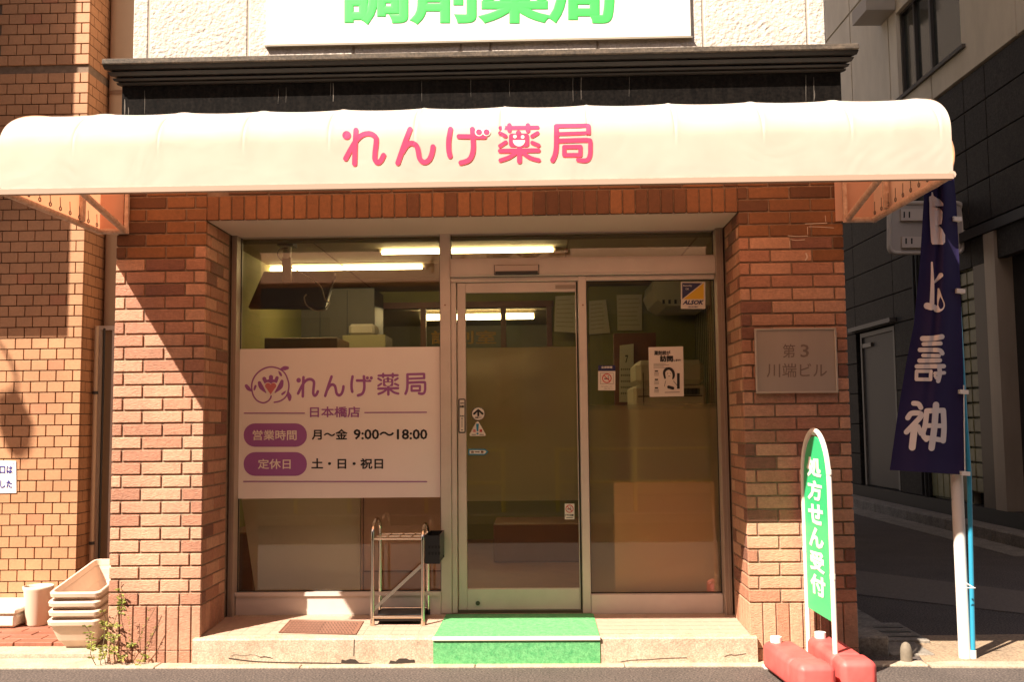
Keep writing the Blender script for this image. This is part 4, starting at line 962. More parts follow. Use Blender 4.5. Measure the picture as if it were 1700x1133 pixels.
# boards against the lower panes
o = root('leaning_board', at(510, 984, .75), 'wide pale grey board leaning behind the lower left window pane', 'board')
gq = ymap(.74); lb = mat('leaning_board_grey', (.78, .68, .53), .6, noise=.1, nscale=3)
MB().prism([at(395, 790, .80), at(598, 790, .80), at(598, 992, .73), at(425, 992, .73)], (0, .02, 0)).build('board', lb, o)
o, bb = ibox('side_cabinet', 599, 780, 738, 992, .73, .35, mat('cabinet_pink', (.66, .38, .28), .55, noise=.08), 'pinkish brown cabinet behind the lower left window next to the umbrella stand', 'cabinet')
MB().box(bb[0]+.012, bb[0]+.018, .723, .73, bb[2]+.02, bb[3]).box(bb[0]+.02, bb[1], .723, .73, at(660, 950, .73).z, at(660, 948, .73).z).build('panel_gap', WOOD, o)
o, bb = ibox('brown_crate', 372, 885, 420, 985, 1.0, .4, WOOD, 'dark brown box in the lower left corner behind the glass', 'box')
o, bb = ibox('low_partition', 1022, 800, 1186, 992, .61, .03, mat('partition_orange', (.92, .62, .42), .6, noise=.08), 'orange tan low partition board blurred behind the frosted side pane', 'partition')
o, bb = ibox('reception_desk', 820, 870, 1020, 1000, 2.6, .6, mat('desk_brown', (.28, .15, .09), .5), 'brown reception desk behind the frosted door', 'desk', z0=.17)

# ================================================================== LEFT NEIGHBOUR
YL = 1.10
XC = -3.045
nb_ = root('tiled_building', (-5, YL, 0), 'neighbouring building faced with small ochre tiles at the left edge', 'building')
MB().box(-9, XC-.006, YL+.006, 6, 0, 14).build('wall_core', MORTAR_D, nb_)
pit = .0725; zrow = .055
gap_z = at(100, 118, YL).z
nrow = 0; cnt = 0; stuff = MB(); stuffr = MB()
z = zrow
while z < 4.95:
    if abs(z+.03-gap_z) < .045: z += .055; nrow = 0; continue
    off = 0 if nrow % 2 == 0 else -.056
    x = XC; first = True
    while x > -3.62:
        wd = (.1115 if (nrow % 2 == 0 or not first) else .0535); a = x-wd
        vis = not (2.90 < z < 3.02 and False)
        q = random.random(); m = T_TILE_RED if (q < .035 and x < XC-.1) else T_TILE
        if cnt < 296 and a > -3.50 and not (2.28 < z < 2.95): piece('tile', nb_, a+.0035, x-.0035 if not first else x, YL-.008, YL+.008, z+.0035, z+pit-.0035, m, .0015, .0006); cnt += 1
        else: stuff.box(a+.0035, x-.0035 if not first else x, YL-.008, YL+.008, z+.0035, z+pit-.0035)
        x = a; first = False
    # return face
    y = YL+.010; k = 0
    while y < YL+.9:
        wd = .1115 if (nrow % 2 or k) else .0535
        stuffr.box(XC-.012, XC, y+.003, y+wd-.003, z+.0035, z+pit-.0035); y += wd; k += 1
    z += pit; nrow += 1
tag(stuff.build('upper_tiles', T_TILE, nb_), kind='stuff'); tag(stuffr.build('return_tiles', T_TILE, nb_), kind='stuff')
# board added out of frame only to cast the shade edge on the wall
zb_e = at(60, 545, YL).z; xe = at(133, 300, YL).x; dS = .9
hb_ = root('blocker', (-5.5, YL-dS, zb_e+1.51*dS), 'long hoarding board added out of view to shade the tiled wall, on steel brackets', 'blocker')
MB().box(-7.8, XC-.085-.928*(dS+.05), YL-dS-.05, YL-dS, zb_e+1.51*dS, 9.0).build('board', mat('blocker_grey', (.3, .28, .25), .7), hb_)
for x in (-7.2, -5.6, xe-.928*dS-.15):
    for z in (4.2, 6.5): MB().tube([(x, YL-dS, z), (x, YL, z)], .02, 6).build('bracket', ALU_D, hb_)
# street lamp whose shadow falls on the tiles
P = at(28, 690, YL)-Vector((.928, 1, -1.51))*2.6
sl = root('street_lamp', (P.x-1.2, P.y, 0), 'curved arm street lamp outside the left edge of the view', 'lamp')
MB().tube(catmull([(P.x-1.2, P.y, 0), (P.x-1.2, P.y, 3.5), (P.x-1.15, P.y, P.z+.7), (P.x-.75, P.y, P.z+.92), (P.x-.35, P.y, P.z+.70), (P.x-.10, P.y, P.z+.44), (P.x+.0, P.y, P.z+.24), (P.x-.01, P.y, P.z+.13)], 6), .011, 8).build('pole', ALU_D, sl)
MB().lathe((P.x, P.y, P.z-.2), [(.015, .34), (.03, .33), (.055, .27), (.095, .20), (.085, .06), (.05, -.03), (.01, -.06)], 20).build('lantern', ALU_D, sl)
# small notice on the tiles
mq = ymap(YL-.014); o = root('wall_notice', mq(10, 820), 'white notice with navy characters on the ochre tiles at the left edge', 'notice')
MB().prism([mq(*p) for p in ((-60, 764), (26.5, 766), (27, 819), (-60, 821))], (0, .005, 0)).build('sheet', WHITE, o)
mb = MB(); text(mb, '口は', (-1, 774, 21, 787), mq, bev=.03); text(mb, 'した', (0, 798, 20, 811), mq, bev=.03); text(mb, '出入', (-32, 774, -6, 787), mq, bev=.03); text(mb, '移りま', (-42, 798, -3, 811), mq, bev=.03); disc(mb, (22.5, 770), .9, mq); mb.build('navy_print', mat('notice_navy', (.03, .025, .20), .5), o)

# things in the gap between the buildings
o = root('gap_duct', (-2.75, 1.45, 2.0), 'tall beige sheet metal duct between the tiled building and the shop', 'duct')
dx0 = -3.040; dx1 = -2.36; dz0 = at(180, 548, 1.38).z
mb = MB(); pts = [(-3.040, 1.56), (-3.040, 1.42), (-3.030, 1.385), (-3.010, 1.365), (-2.97, 1.355), (-2.8, 1.352), (-2.6, 1.352), (-2.36, 1.355)]
nseg = len(pts)-1
vs = [Vector((p[0], p[1], zz)) for zz in (dz0, 9.0) for p in pts]; n = nseg+1
mb.add(vs, [(i, i+1, n+i+1, n+i) for i in range(nseg)], True); mb.add([Vector((p[0], p[1], dz0)) for p in pts], [tuple(range(n))])
DUCT = mat('duct_beige', (.50, .36, .235), .55, noise=.08, nscale=2)
mb.build('duct_shell', DUCT, o)
mb = MB()
for zc in (at(200, 160, 1.4).z,):
    mb.add([Vector((p[0], p[1]-.006, zz)) for zz in (zc, zc+.03) for p in pts], [(i, i+1, n+i+1, n+i) for i in range(nseg)], True)
mb.build('duct_seam', mat('seam_brown', (.25, .15, .09), .6), o)
o = root('gap_gate', (-2.72, 1.35, .05), 'narrow metal framed brown door panel under the beige duct in the gap', 'gate')
gx0, gx1 = at(161, 700, 1.35).x, at(197, 700, 1.35).x
GZ = at(172, 549, 1.35).z
MB().box(gx0, gx0+.022, 1.33, 1.37, .03, GZ).build('frame_post', ALU, o); MB().box(gx1-.05, gx1-.02, 1.33, 1.37, .03, GZ).build('frame_post', ALU, o)
MB().box(gx0, gx1, 1.33, 1.37, GZ+.001, GZ+.03).build('frame_head', ALU, o)
MB().box(gx0+.022, gx1, 1.36, 1.38, .03, GZ).build('panel', mat('gate_brown', (.30, .21, .13), .6), o)
o = root('drain_pipe', (-2.93, 1.25, .05), 'thin beige drain pipe running down beside the ochre tile corner', 'pipe')
ppx = at(157, 700, 1.25).x
MB().tube([(ppx, 1.25, .05), (ppx, 1.25, GZ+.02)], .014, 10).build('pipe', mat('pipe_beige', (.5, .36, .24), .5), o)
for v in (655, 905): MB().tube([(ppx, 1.25, zat(157, v, 1.25)), (ppx, 1.25, zat(157, v, 1.25)+.02)], .019, 10).build('collar', ALU_D, o)
MB().tube([(ppx+.03, 1.30, .05), (ppx+.03, 1.30, GZ+.01)], .008, 8).build('cable', ALU_D, o)
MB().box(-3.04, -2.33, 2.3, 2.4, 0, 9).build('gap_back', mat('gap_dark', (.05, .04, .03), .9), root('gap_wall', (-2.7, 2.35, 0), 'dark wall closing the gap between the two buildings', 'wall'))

# ================================================================== RIGHT NEIGHBOUR ACROSS THE ALLEY
rb = root('granite_building', W0, 'tall building across the alley, dark granite below and cream render above', 'building')
def wp_(s, off, z): return W0+WD*s+WN*off+Vector((0, 0, z))
def wbox(mbx, s0, s1, o0, o1, z0, z1):      # box in wall coordinates; off > 0 is towards the alley
    vs = [wp_(s, o, z) for z in (z0, z1) for o in (o0, o1) for s in (s0, s1)]
    mbx.add(vs, [(0, 2, 3, 1), (4, 5, 7, 6), (0, 1, 5, 4), (2, 6, 7, 3), (0, 4, 6, 2), (1, 3, 7, 5)]); return mbx
ZG = 5.20
wbox(MB(), -1.5, 14, -.5, -.16, 0.0, ZG+.02).build('wall_core', mat('core_dark', (.03, .028, .025), .8), rb)
def hole(s0, s1, z0, z1, H):
    return any(a < (s0+s1)/2 < b and c < (z0+z1)/2 < d for a, b, c, d in H)
# openings: door, glass-block windows, entrance recess
DS0, DS1, DZ1 = 3.90, 5.30, 2.58
zl = [.28, .75, 1.2, 1.66, 2.12, 2.58, 2.99, 3.45, 3.92, 4.36, 4.80, ZG]
sl_ = [0.0, 1.0, 1.52, 2.93, 3.88, 5.42, 6.6, 7.8, 9.0, 10.2, 11.4, 12.6]
for j in range(len(zl)-1):
    for i in range(len(sl_)-1):
        s0, s1, z0, z1 = sl_[i], sl_[i+1], zl[j], zl[j+1]
        if z1 <= 3.0 and s1 <= 1.6: continue          # entrance and window bay
        if s0 == 3.88 and z1 <= 2.6: continue         # door
        if s0 == 1.52 and z1 <= 3.0:
            s0 = 1.88
            if z0 < .5: s0 = 2.95; continue
        if z0 < .5 and s0 == 2.93: pass
        v, f = chamfer_box(s1-s0-.012, .10, z1-z0-.012, .004)
        c = wp_((s0+s1)/2, -.055, (z0+z1)/2); 
        me = bpy.data.meshes.new('stone_panel'); me.from_pydata([c+WD*p.x+WN*p.y+Vector((0, 0, p.z))-W0 for p in v], [], f); me.materials.append(GRAN); link('stone_panel', me, rb)
wbox(MB(), 1.88, 2.95, -.10, -.02, .62, .75).build('sill_stone', GRAN, rb)
wbox(MB(), -1.4, 13, -.15, .02, 0, .28).build('plinth', mat('plinth_black', (.012, .011, .010), .5), rb)
# cream storey
zc = [ZG+.0, 7.5, 9.8, 12]; scl = [-1.4, .23, 2.30, 3.60, 5.09, 7.2, 9.3, 12.9]
for j in range(3):
    for i in range(len(scl)-1):
        s0, s1, z0, z1 = scl[i], scl[i+1], zc[j], zc[j+1]
        parts = [(s0, s1, z0, z1)]
        if j == 0 and s0 == .23: parts = [(.23, 1.45, z0, z1), (1.45, 2.30, z0, 5.56), (1.45, 2.30, 6.75, z1)]
        if j == 0 and s0 == 2.30: parts = [(2.30, 3.32, z0, 5.56), (2.30, 3.32, 6.75, z1), (3.32, 3.60, z0, z1)]
        mb = MB()
        for a in parts: wbox(mb, a[0]+(.018 if a[0] in scl else 0), a[1]-(.018 if a[1] in scl else 0), -.12, .02, a[2]+(.018 if a[2] == z0 else 0), a[3]-(.018 if a[3] == z1 else 0))
        mb.build('render_panel', CREAM, rb)
wbox(MB(), -1.4, 13, -.5, -.08, ZG+.021, 16).build('joint_backing', mat('joint_dark', (.03, .026, .02), .9), rb)
# upper window
wn = wbox(MB(), 1.46, 3.31, -.075, -.070, 5.57, 6.74).build('window', mat('dark_pane', (.030, .034, .026), .12, spec=.8), rb)
WL[wn.name] = W0
mb = MB()
for a in ((1.46, 3.31, 5.57, 5.60), (1.46, 3.31, 6.71, 6.74), (1.46, 1.50, 5.60, 6.71), (3.27, 3.31, 5.60, 6.71), (2.36, 2.41, 5.60, 6.71), (2.85, 2.88, 5.60, 6.71)): wbox(mb, a[0], a[1], -.07, -.03, a[2], a[3])
mb.build('window_frame', mat('bronze_frame', (.05, .042, .032), .4), wn)
wbox(MB(), 1.35, 3.42, -.02, .06, 5.52, 5.565).build('window_sill', mat('sill_dark', (.08, .07, .055), .6), wn)
hd = root('vent_hood', wp_(3.5, .1, 6.5), 'dark boxed vent hood beside the upper window of the granite building', 'vent hood')
hv = [wp_(s, o_, z) for s in (3.30, 3.85) for o_, z in ((.025, 6.80), (.42, 6.80), (.42, 7.0), (.025, 7.3))]
MB().add(hv, [(0, 1, 2, 3), (7, 6, 5, 4), (0, 4, 5, 1), (1, 5, 6, 2), (2, 6, 7, 3), (3, 7, 4, 0)]).build('hood', mat('hood_metal', (.42, .38, .33), .45, .2), hd)
# back door
dr_ = root('steel_door', wp_(4.6, 0, .28), 'grey steel back door in the dark granite wall across the alley', 'door')
wbox(MB(), 3.90, 5.40, -.16, -.10, .28, 2.58).build('recess_back', mat('core_dark2', (.03, .028, .025), .8), dr_)
wbox(MB(), 4.02, 5.25, -.10, -.06, .30, 2.50).build('leaf', mat('door_grey', (.060, .055, .048), .45), dr_)
mb = MB(); wbox(mb, 3.96, 4.02, -.10, -.03, .29, 2.56); wbox(mb, 5.25, 5.31, -.10, -.03, .29, 2.56); wbox(mb, 4.02, 5.25, -.10, -.03, 2.50, 2.56); mb.build('door_frame', mat('frame_grey', (.14, .13, .115), .4), dr_)
wbox(MB(), 3.80, 5.5, -.004, .09, 2.60, 2.66).build('drip_hood', mat('frame_grey2', (.12, .11, .10), .4), dr_)
wbox(MB(), 4.85, 5.2, -.058, -.02, 2.34, 2.40).build('door_closer', mat('closer', (.22, .2, .17), .4), dr_)
# glass blocks
gbm = mat('glass_block', (.25, .24, .12), .3, spec=.6, noise=.35, nscale=9, objrand=.3)
gb = root('glass_block_window', wp_(1.7, 0, .45), 'tall narrow strip of glass blocks beside the steel entrance column', 'window')
wbox(MB(), 1.52, 1.88, -.16, -.075, .42, 3.0).build('grout', mat('grout', (.44, .41, .30), .8), gb)
z = .43
while z < 2.98:
    for s in (1.525, 1.705):
        v, f = chamfer_box(.168, .05, .158, .012); c = wp_(s+.087, -.055, z+.08)
        me = bpy.data.meshes.new('glass_block'); me.from_pydata([c+WD*p.x+WN*p.y+Vector((0, 0, p.z))-wp_(1.7, 0, .45) for p in v], [], f); me.materials.append(gbm); link('glass_block', me, gb)
    z += .17
gb2 = root('glass_block_window', wp_(2.4, 0, .3), 'low row of glass blocks behind the foot of the navy banner', 'window')
wbox(MB(), 1.89, 2.94, -.16, -.075, .28, .62).build('grout', MATS['grout'], gb2)
for i in range(6):
    v, f = chamfer_box(.165, .05, .30, .012); c = wp_(1.98+i*.173, -.055, .45)
    me = bpy.data.meshes.new('glass_block'); me.from_pydata([c+WD*p.x+WN*p.y+Vector((0, 0, p.z))-wp_(2.4, 0, .3) for p in v], [], f); me.materials.append(gbm); link('glass_block', me, gb2)
# entrance: columns and steel sheet
en = root('entrance_bay', wp_(.6, 0, .28), 'entrance of brushed steel panels and brown columns at the right edge', 'entrance')
brz = mat('bronze_dark', (.12, .095, .07), .4, .2, noise=.2, nscale=2, stretch=(1, 1, .2)); stl = mat('brushed_steel', (.42, .34, .26), .4, .2, noise=.35, nscale=2, stretch=(1, 1, .25))
wbox(MB(), 1.16, 1.50, -.20, -.01, .28, 3.30).build('column', brz, en)
wbox(MB(), .90, 1.14, -.16, .03, .28, 3.30).build('column', stl, en)
wbox(MB(), -.5, .88, -.30, -.22, .28, 2.99).build('steel_panel', mat('steel_panel', (.62, .49, .38), .4, .2, noise=.5, nscale=1.5, stretch=(1, 1, .3)), en)
wbox(MB(), -1.2, 1.7, -.05, .04, 3.31, 3.42).build('lintel_trim', mat('core_dark3', (.02, .018, .016), .5), en)
mq = plane_map(wp_(0, -.215, 0), WN); o = root('round_emblem_sticker', mq(1690, 608), 'small blue square sticker with a round white emblem on the steel entrance panel', 'sticker')
MB().prism([mq(*p) for p in ((1681.5, 586.5), (1701, 586.5), (1701, 608), (1682, 608))], -WN*.002).build('sheet', blu, o)
mb = MB(); disc(mb, (1690.5, 595), 5, mq, .002); mb.build('white_print', WHITE, o); mb = MB(); fill(mb, rect(1683, 603.5, 1700, 606.5), mq, .002); mb.build('red_print', redp, o)
mb = MB(); disc(mb, (1690.5, 595), 2.6, mq, .003); mb.build('blue_print', blu, o)

MB().box(-3.0, 9.0, 17.0, 18.0, 0, 14).build('wall', mat('alley_end_grey', (.12, .10, .085), .8), root('alley_end_building', (3, 17, 0), 'plain building closing the far end of the alley', 'building'))
# ---- alley ground
al = root('alley_kerb', (4.5, 7, 0), None, None, kind='structure')
kc0, kc1 = Vector((4.66, 4.0, 0)), Vector((4.38, 14.0, 0)); n_ = 9
kd = (kc1-kc0)/n_; kn = Vector((-kd.y, kd.x, 0)).normalized()
for i in range(n_):
    a = kc0+kd*(i+.5); v, f = chamfer_box(kd.length-.008, .15, .16, .012); dn = kd.normalized()
    me = bpy.data.meshes.new('kerb_stone'); me.from_pydata([a+dn*p.x+kn*(p.y-.075)+Vector((0, 0, p.z+.05+random.uniform(-.003, .003)))-Vector((4.5, 7, 0)) for p in v], [], f); me.materials.append(CONC_D); link('kerb_stone', me, al)
MB().prism([kc0-kn*.16-kn*0+Vector((0, 0, -.05)), kc1-kn*.16+Vector((0, 0, -.05)), kc1-kn*1.2+Vector((0, 0, -.05)), kc0-kn*1.2+Vector((0, 0, -.05))], (0, 0, .165)).build('alley_footway', CONC_D, kind='structure')
MB().prism([kc0+kn*.0+Vector((0, 0, -.02)), kc1+Vector((0, 0, -.02)), kc1+kn*.34+Vector((0, 0, -.02)), kc0+kn*.34+Vector((0, 0, -.02))], (0, 0, .026)).build('alley_gutter', CONC_D, kind='structure')
pa = [gnd(1400, 945, .004), gnd(1720, 985, .004), gnd(1720, 1022, .004), gnd(1400, 985, .004)]
MB().add(pa, [(3, 2, 1, 0)]).build('asphalt_patch', mat('patched_asphalt', (.17, .135, .105), .95, col2=(.10, .082, .068), nscale=60, bump=.003, bscale=200, detail=6), kind='structure')
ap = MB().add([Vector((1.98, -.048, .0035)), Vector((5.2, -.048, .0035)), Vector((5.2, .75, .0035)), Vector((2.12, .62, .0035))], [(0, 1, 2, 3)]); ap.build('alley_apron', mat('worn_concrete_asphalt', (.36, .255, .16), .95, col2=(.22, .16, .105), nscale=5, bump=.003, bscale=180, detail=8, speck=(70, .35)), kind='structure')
# near side: plinth kerb, gutter slabs and drain against the shop's side wall
nk = root('side_kerb', (1.8, 1.5, 0), None, None, kind='structure')
yy = .12
for i in range(8):
    piece('kerb_stone', nk, 1.66, 1.86-.004*i*0, yy+.003, yy+.597, -.02, .105, CONC_D, .01); yy += .6
yy = .12
for i in range(8):
    piece('gutter_slab', nk, 1.865, 2.10, yy+.003, yy+.597, -.05, .012+random.uniform(-.001, .002), CONC_D, .004); yy += .6
dg = root('drain_cover', (2.1, .55, 0), 'slotted concrete drain cover in the alley corner beside the shop', 'drain cover')
MB().box(1.875, 2.19, .42, .92, .0, .020, .004).build('cover', CONC_D, dg)
for k in range(3): MB().box(1.99, 2.16, .50+k*.13, .535+k*.13, .0195, .0215).build('slot', BLACKP, dg)
o = root('stone_stub', (1.98, .02, 0), 'small rounded concrete stub at the alley corner beside the red sign base', 'bollard')
pb = gnd(1505, 1101, 0); MB().lathe((pb.x, pb.y, 0), [(.030, 0), (.031, .05), (.028, .075), (.020, .095), (.008, .104), (.001, .106)], 16).build('stub', mat('stub_stone', (.20, .165, .12), .8, noise=.3, nscale=30), o)

# ================================================================== OBJECTS
# umbrella stand
us = root('umbrella_stand', (-.8, .25, .15), 'chrome tube umbrella stand with black side tray left of the green mat', 'umbrella stand')
fl, fr_, = gnd(618.5, 1041, .148), gnd(703, 1042, .148)
yb = fl.y+.26; ftop = at(618.5, 893, fl.y).z
zh = at(626, 863, fl.y+.10).z; zh2 = ftop+.02
zf = zt(fl.y)+.002; zr_ = zt(yb)+.002
xl_, xr_ = fl.x, fr_.x-.006
def leg_arch(x, zr0):
    pts = [(x, fl.y, zf)]
    pts += [(x, fl.y, ftop-.02+.0)]
    for k in range(9):
        a = math.pi*(1-k/8); pts.append((x, (fl.y+yb)/2+(yb-fl.y)/2*math.cos(a), zr0-.07+.07*math.sin(a)))
    pts += [(x, yb, zr_)]
    return pts
MB().tube(leg_arch(xl_, zh), .0105, 10).build('side_frame', STEEL, us)
MB().tube(leg_arch(xr_, zh-.03), .0105, 10).build('side_frame', STEEL, us)
mb = MB()
for y in (fl.y, (fl.y+yb)/2, yb): mb.tube([(xl_, y, ftop-.01), (xr_, y, ftop-.01)], .006, 8)
for k in range(1, 4): x = xl_+(xr_-xl_)*k/4; mb.tube([(x, fl.y, ftop-.010), (x, yb, ftop-.010)], .005, 8)
for x in (xl_, xr_): mb.tube([(x, fl.y, ftop-.010), (x, yb, ftop-.010)], .005, 8)
mb.build('holder_grid', STEEL, us)
MB().obox(((xl_+xr_)/2, fl.y+.015, (at(696, 938, fl.y).z+at(628, 1015, fl.y).z)/2), ((xr_-xl_)/2, 0, (at(696, 938, fl.y).z-at(628, 1015, fl.y).z)/2), (0, .004, 0), (0, 0, .012)).build('diagonal_brace', STEEL, us)
for y in (fl.y, yb): MB().tube([(xl_, y, zf+.045), (xr_, y, zf+.045)], .009, 8).build('bottom_rail', STEEL, us)
MB().box(xl_+.008, xr_-.008, fl.y+.012, yb-.01, zf+.02, zf+.042, .004).build('drip_tray', BLACKP, us)
for x, y in ((xl_, fl.y), (xr_, fl.y), (xl_, yb), (xr_, yb)): MB().tube([(x, y, zt(y)+.0005), (x, y, zt(y)+.03)], .0125, 10).build('foot', BLACKP if y == yb else STEEL, us)
bx0, bx1 = xr_+.012, at(733, 900, fl.y+.1).x
zb0, zb1 = at(715, 937, fl.y).z, at(715, 890, fl.y).z
mb = MB(); mb.box(bx0, bx1, fl.y, fl.y+.006, zb0, zb1); mb.box(bx0, bx0+.005, fl.y+.006, yb, zb0, zb1); mb.box(bx1-.005, bx1, fl.y+.006, yb, zb0+.02, zb1); mb.box(bx0, bx1, yb, yb+.006, zb0, zb1); mb.box(bx0+.005, bx1-.005, fl.y+.006, yb, zb0, zb0+.006)
mb.build('side_tray', BLACKP, us)
mb = MB()
for k in range(4):
    for j in range(2): mb.box(bx0+.02+k*.018, bx0+.032+k*.018, fl.y-.001, fl.y+.0005, zb0+.05+j*.035, zb0+.066+j*.035)
mb.build('tray_slot', mat('slot_black', (.004, .004, .004), .8), us)

# green pavement sign on red tanks
gL, gR = at(1340, 1000, -.085), at(1385, 1030, -.51)
sn = Vector((gR.x-gL.x, gR.y-gL.y, 0)); SWD = sn.length; sn.normalize(); snn = Vector((-abs(sn.y), -sn.x*(-1 if sn.y < 0 else 1), 0)).normalized()
if snn.x > 0: snn = -snn
def sp(s, z, o=0.0): return Vector((gL.x, gL.y, 0))+sn*s+snn*o+Vector((0, 0, z))
ps = root('prescription_sign', sp(SWD/2, .1), 'green arched pavement sign with white lettering in a white tube frame on a red base', 'sign')
ztop = at(1357, 715, (gL.y+gR.y)/2).z; zarc = ztop-.27
arch_ = [(SWD/2-SWD/2*math.cos(math.pi*k/20), zarc+.27*math.sin(math.pi*k/20)**.9) for k in range(21)]
WF = mat('white_frame_tube', (.80, .72, .62), .35)
MB().tube([sp(0, .06)]+[sp(*a) for a in arch_]+[sp(SWD, .03)], .0125, 10).build('frame', WF, ps)
zbd = at(1361, 1021, (gL.y+gR.y)/2).z
ins = .022
bp_ = [(ins, zbd)]+[(ins+(a[0])*(SWD-2*ins)/SWD, a[1]-.03) for a in arch_]+[(SWD-ins, zbd)]
GS = mat('sign_green', (.035, .46, .17), .4)
MB().prism([sp(a[0], a[1], .003) for a in bp_], snn*-.006).build('board', GS, ps)
mp_ = plane_map(sp(0, 0, .0035), snn)
# lettering laid out in board coordinates
def bmap(s, z, off=0.0): return sp(s, z, .0035+off)
mb = MB(); chars = '処方せん受付'; zt0 = ztop-.135; step_ = (zt0-(zbd+.075))/6
for i, ch in enumerate(chars):
    zc_ = zt0-step_*i; hh = step_*.87
    text(mb, ch, (SWD*.20, -zc_, SWD*.76, -(zc_-hh)), lambda a, b, off=0.0: bmap(a, -b, off), bev=.042, off=.0012, thick=.0006)
mb.build('lettering', mat('sign_white', (.82, .78, .70), .4), ps)
mb = MB()
for s_, z_ in ((0, .60), (SWD, .52), (0, 1.0), (SWD, 1.02), (SWD/2, ztop-.012)): mb.tube([sp(s_, z_-.012), sp(s_, z_+.012)] if s_ != SWD/2 else [sp(s_-.01, z_), sp(s_+.01, z_)], .0145, 8)
mb.build('clip', WF, ps)
RED = mat('red_tank', (.62, .10, .09), .55, bump=.0006, bscale=60, speck=(9, .18), col2=(.60, .085, .075), nscale=8)
def tank(u0, u1, vtop, y0, y1, name, skew):
    a, b = at(u0, vtop, y0), at(u1, vtop, y0); zt_ = a.z; xa, xb = a.x, b.x
    m = MB(); hw = (xb-xa)/2; cx = (xa+xb)/2
    m.box(xa, xb, y0, y0+.16, .012, zt_, .022); m.box(xa+.004, xb-.004, y0+.155, y1, .012, zt_-.006, .022)
    for p in m.v: p.x += skew*(p.y-y0)
    o = m.build(name, RED, ps); bv = o.modifiers.new('round', 'BEVEL'); bv.width = .014; bv.segments = 3; bv.limit_method = 'ANGLE'; bv.angle_limit = R(25)
    o.data.polygons.foreach_set('use_smooth', [True]*len(o.data.polygons))
    cx += skew*(y1-y0)
    MB().tube([(cx-.02, y1-.05, zt_-.01), (cx-.02, y1-.05, zt_+.022)], .028, 14).build('filler_cap', WHITE, o)
    return o
tank(1326, 1390, 1106, -.74, -.18, 'water_tank', -.09); tank(1396, 1458, 1099, -.70, -.12, 'water_tank', -.02)
c_ = sp(SWD/2, 0)
MB().box(c_.x-.035, c_.x+.035, -.72, -.12, .004, .016).build('base_bar', WF, ps)
mb = MB(); mb.box(at(1312, 1120, -.75).x, at(1465, 1120, -.75).x, -.79, -.745, .002, .012); mb.box(at(1268, 1090, -.15).x, at(1290, 1090, -.15).x, -.16, -.10, .002, .014); mb.build('base_foot', WF, ps)

# nobori banner on blue pole
YBN = -.01
pp = gnd(1602, 1094); bpz = gnd(1616, 1095)
mp0 = root('mirror_post', (pp.x, pp.y, 0), 'thick white steel post carrying a round traffic mirror beside the navy banner', 'post')
MB().tube([(pp.x, pp.y, 0), (pp.x, pp.y, 1.3), (pp.x-.005, pp.y, 2.75)], .031, 16).build('post', mat('post_white', (.78, .72, .66), .4), mp0)
mc = at(1527, 257, -.18)
mr_ = [Vector((mc.x+.175*math.cos(k*math.pi/18), mc.y, mc.z+.19*math.sin(k*math.pi/18))) for k in range(36)]
MB().tube(mr_, .010, 8, closed=True).build('mirror_rim', mat('mirror_rim', (.55, .30, .16), .4), mp0)
MB().add([p+Vector((0, -.002, 0)) for p in mr_]+[mc+(p-mc)*.6+Vector((0, -.022, 0)) for p in mr_]+[mc+Vector((0, -.03, 0))], [(i, (i+1) % 36, 36+(i+1) % 36, 36+i) for i in range(36)]+[(36+i, 36+(i+1) % 36, 72) for i in range(36)], True).build('mirror_face', mat('mirror_face', (.75, .70, .6), .25, .4), mp0)
MB().add([p+Vector((0, .012, 0)) for p in mr_], [tuple(range(36))]).build('mirror_back', mat('mirror_back', (.4, .36, .3), .5), mp0)
MB().tube([(pp.x, pp.y-.012, 2.62), (mc.x, mc.y+.015, mc.z)], .012, 8).build('bracket', ALU_D, mp0)
bn = root('nobori_banner', (bpz.x, bpz.y, 0), 'tall navy cloth banner with white brush characters hanging from a blue pole', 'banner')
bt = at(1581, 300, YBN+.02)
BLUE = mat('pole_blue', (.03, .27, .42), .3)
MB().tube([(bpz.x, bpz.y, .03), at(1609, 790, YBN+.035), at(1602, 690, YBN+.035), at(1597, 600, YBN+.035), at(1591, 500, YBN+.035), at(1580, 400, YBN+.035), at(1571, 300, YBN+.035), at(1566, 240, YBN+.035)], .0125, 10).build('pole', BLUE, bn)
MB().tube([(bpz.x, bpz.y, 0), (bpz.x, bpz.y, .045)], .017, 10).build('pole_foot', WHITE, bn)
NAVY = cloth_mat('banner_navy', (.026, .018, .075), (.03, .02, .10), .10)
vv = [296, 340, 440, 540, 600, 690, 740, 783]; ul = [1535, 1533, 1527, 1517, 1505, 1490, 1483, 1477]; ur = [1584, 1588, 1593, 1597, 1599, 1601, 1602, 1603]
def lerp(x, X, Y):
    for i in range(len(X)-1):
        if x <= X[i+1]: t = (x-X[i])/(X[i+1]-X[i]); return Y[i]*(1-t)+Y[i+1]*t
    return Y[-1]
def fold(s, t):    # s across 0..1 from the left, t down 0..1
    return .020*math.sin(s*7.5+t*1.2)+.034*math.exp(-((s-.40-.1*(1-t))/.06)**2)*(1.1-t)-.03*(1-s)
mb = MB(); NSX, NSY = 28, 44; vs = []
for j in range(NSY+1):
    v = 296+(783-296)*j/NSY; l, r_ = lerp(v, vv, ul), lerp(v, vv, ur); r_ -= 0
    for i in range(NSX+1):
        s = i/NSX; vs.append(at(l+(r_-l)*s, v+(8*s-2 if j == NSY else 8*s*j/NSY), YBN+fold(s, j/NSY)))
mb.add(vs, [(j*(NSX+1)+i, j*(NSX+1)+i+1, (j+1)*(NSX+1)+i+1, (j+1)*(NSX+1)+i) for j in range(NSY) for i in range(NSX)], True)
mb.build('cloth', NAVY, bn)
